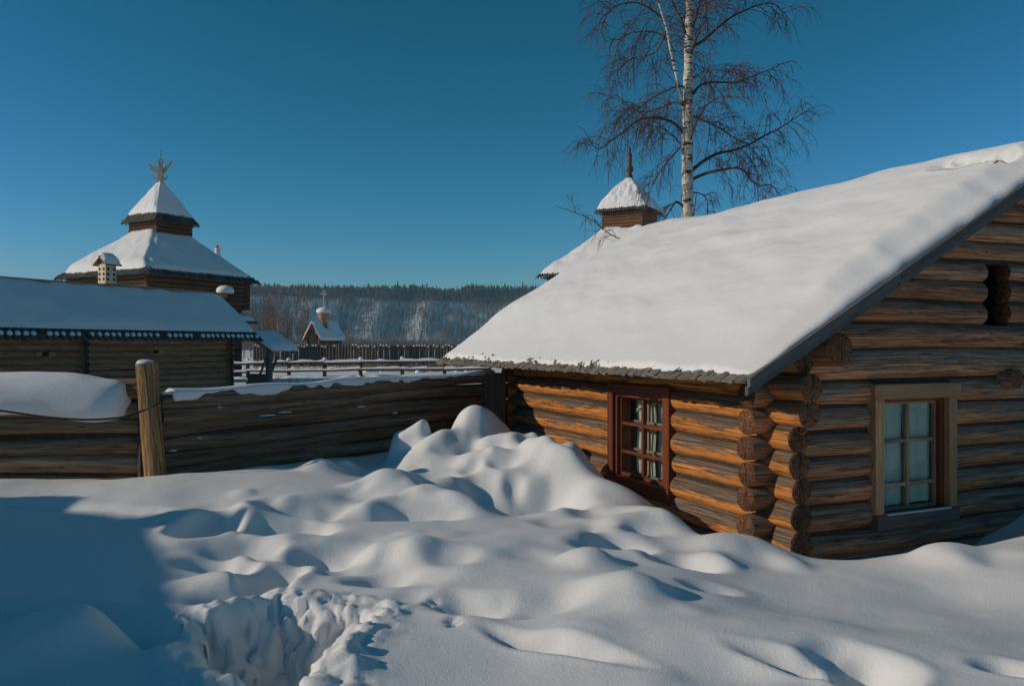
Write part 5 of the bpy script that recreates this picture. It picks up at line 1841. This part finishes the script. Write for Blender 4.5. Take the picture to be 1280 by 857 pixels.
n, k = 60, 50
P = np.zeros((n, k, 3))
for i in range(n):
    for j in range(k):
        s = -1 + 2 * j / (k - 1)
        t = LB_ * i / (n - 1)
        e = min(1, (1 - abs(s)) * 8, i / 2, (n - 1 - i) / 2)
        P[i, j] = NE + bw * hw * s + bd * t + Z * (zr - (zr - ze) * math.sqrt(s * s + .003) + .05 + .25 * math.sqrt(max(0, e)) + .05 * vnoise(t * .7, s * 3))
m = MB()
m.sheet(P)
tag(m.build('barn_snow', M['snow_roof']), 'snow on the roof of the barn beyond the left edge', 'snow')

# ------------------------------------------------------------------ cold air that turns the far hill blue
hz = MB()
hz.box(V3(0, 560, 35.5), (V3(1200, 0, 0), V3(0, 980, 0), Z * 44.5))
haze = hz.build('haze', [])
haze['kind'] = 'stuff'
haze['label'] = 'thin blue winter air in front of the far hill'
hm = bpy.data.materials.new('haze')
hm.use_nodes = True
hm.node_tree.nodes.remove(hm.node_tree.nodes['Principled BSDF'])
pv = hm.node_tree.nodes.new('ShaderNodeVolumePrincipled')
pv.inputs['Color'].default_value = (0.42, 0.80, 1.0, 1)
pv.inputs['Density'].default_value = 0.00032
pv.inputs['Anisotropy'].default_value = 0.0
hm.node_tree.links.new(pv.outputs[0], [n for n in hm.node_tree.nodes if n.type == 'OUTPUT_MATERIAL'][0].inputs['Volume'])
haze.data.materials.append(hm)

# ------------------------------------------------------------------ light, sky, camera
sc = bpy.context.scene
world = bpy.data.worlds.new('World')
sc.world = world
world.use_nodes = True
wt = world.node_tree
bg = wt.nodes['Background']
sky = wt.nodes.new('ShaderNodeTexSky')
sky.sky_type = 'NISHITA'
sky.sun_disc = False
sky.sun_elevation = SUN_EL
sky.sun_rotation = math.atan2(SUN[0], SUN[1])
sky.altitude = 600
sky.air_density = 1.0
sky.dust_density = 0.3
sky.ozone_density = 2.2
spx = wt.nodes.new('ShaderNodeSeparateColor')
cmx = wt.nodes.new('ShaderNodeCombineColor')
wt.links.new(sky.outputs[0], spx.inputs[0])
for ch, (g, kk) in enumerate(((2.37, 0.090), (1.28, 0.64), (1.70, 0.38))):     # deep polarised blue of a cold clear day
    mn = wt.nodes.new('ShaderNodeMath'); mn.operation = 'MINIMUM'; mn.inputs[1].default_value = (7.0, 7.0, 6.0)[ch]
    pw = wt.nodes.new('ShaderNodeMath'); pw.operation = 'POWER'; pw.inputs[1].default_value = g
    ml = wt.nodes.new('ShaderNodeMath'); ml.operation = 'MULTIPLY'; ml.inputs[1].default_value = kk
    wt.links.new(spx.outputs[ch], mn.inputs[0]); wt.links.new(mn.outputs[0], pw.inputs[0])
    wt.links.new(pw.outputs[0], ml.inputs[0]); wt.links.new(ml.outputs[0], cmx.inputs[ch])
wt.links.new(cmx.outputs[0], bg.inputs[0])
bg.inputs[1].default_value = 0.06
sun = bpy.data.lights.new('sun', 'SUN')
sun.energy = 2.55
sun.angle = math.radians(0.5)
sun.color = (1.0, 0.845, 0.675)
so = bpy.data.objects.new('sun', sun)
so.rotation_euler = Vector(tuple(SUN)).to_track_quat('Z', 'Y').to_euler()
so.location = (-20, 0, 30)
C.objects.link(so)
cam = bpy.data.cameras.new('camera')
cam.sensor_width = 36.0
cam.lens = 36.0 * F / 1280.0
cam.clip_start = 0.05
cam.clip_end = 6000
co = bpy.data.objects.new('camera', cam)
co.location = (0, 0, EYE)
co.rotation_euler = (math.radians(90), 0, 0)
cam.shift_y = (HY - 428.5) / 1280.0
C.objects.link(co)
sc.camera = co
sc.view_settings.view_transform = 'Standard'
sc.view_settings.look = 'None'
sc.view_settings.exposure = 0.1
sc.view_settings.gamma = 1.0
sc.view_settings.use_curve_mapping = False
sc.cycles.max_bounces = 6
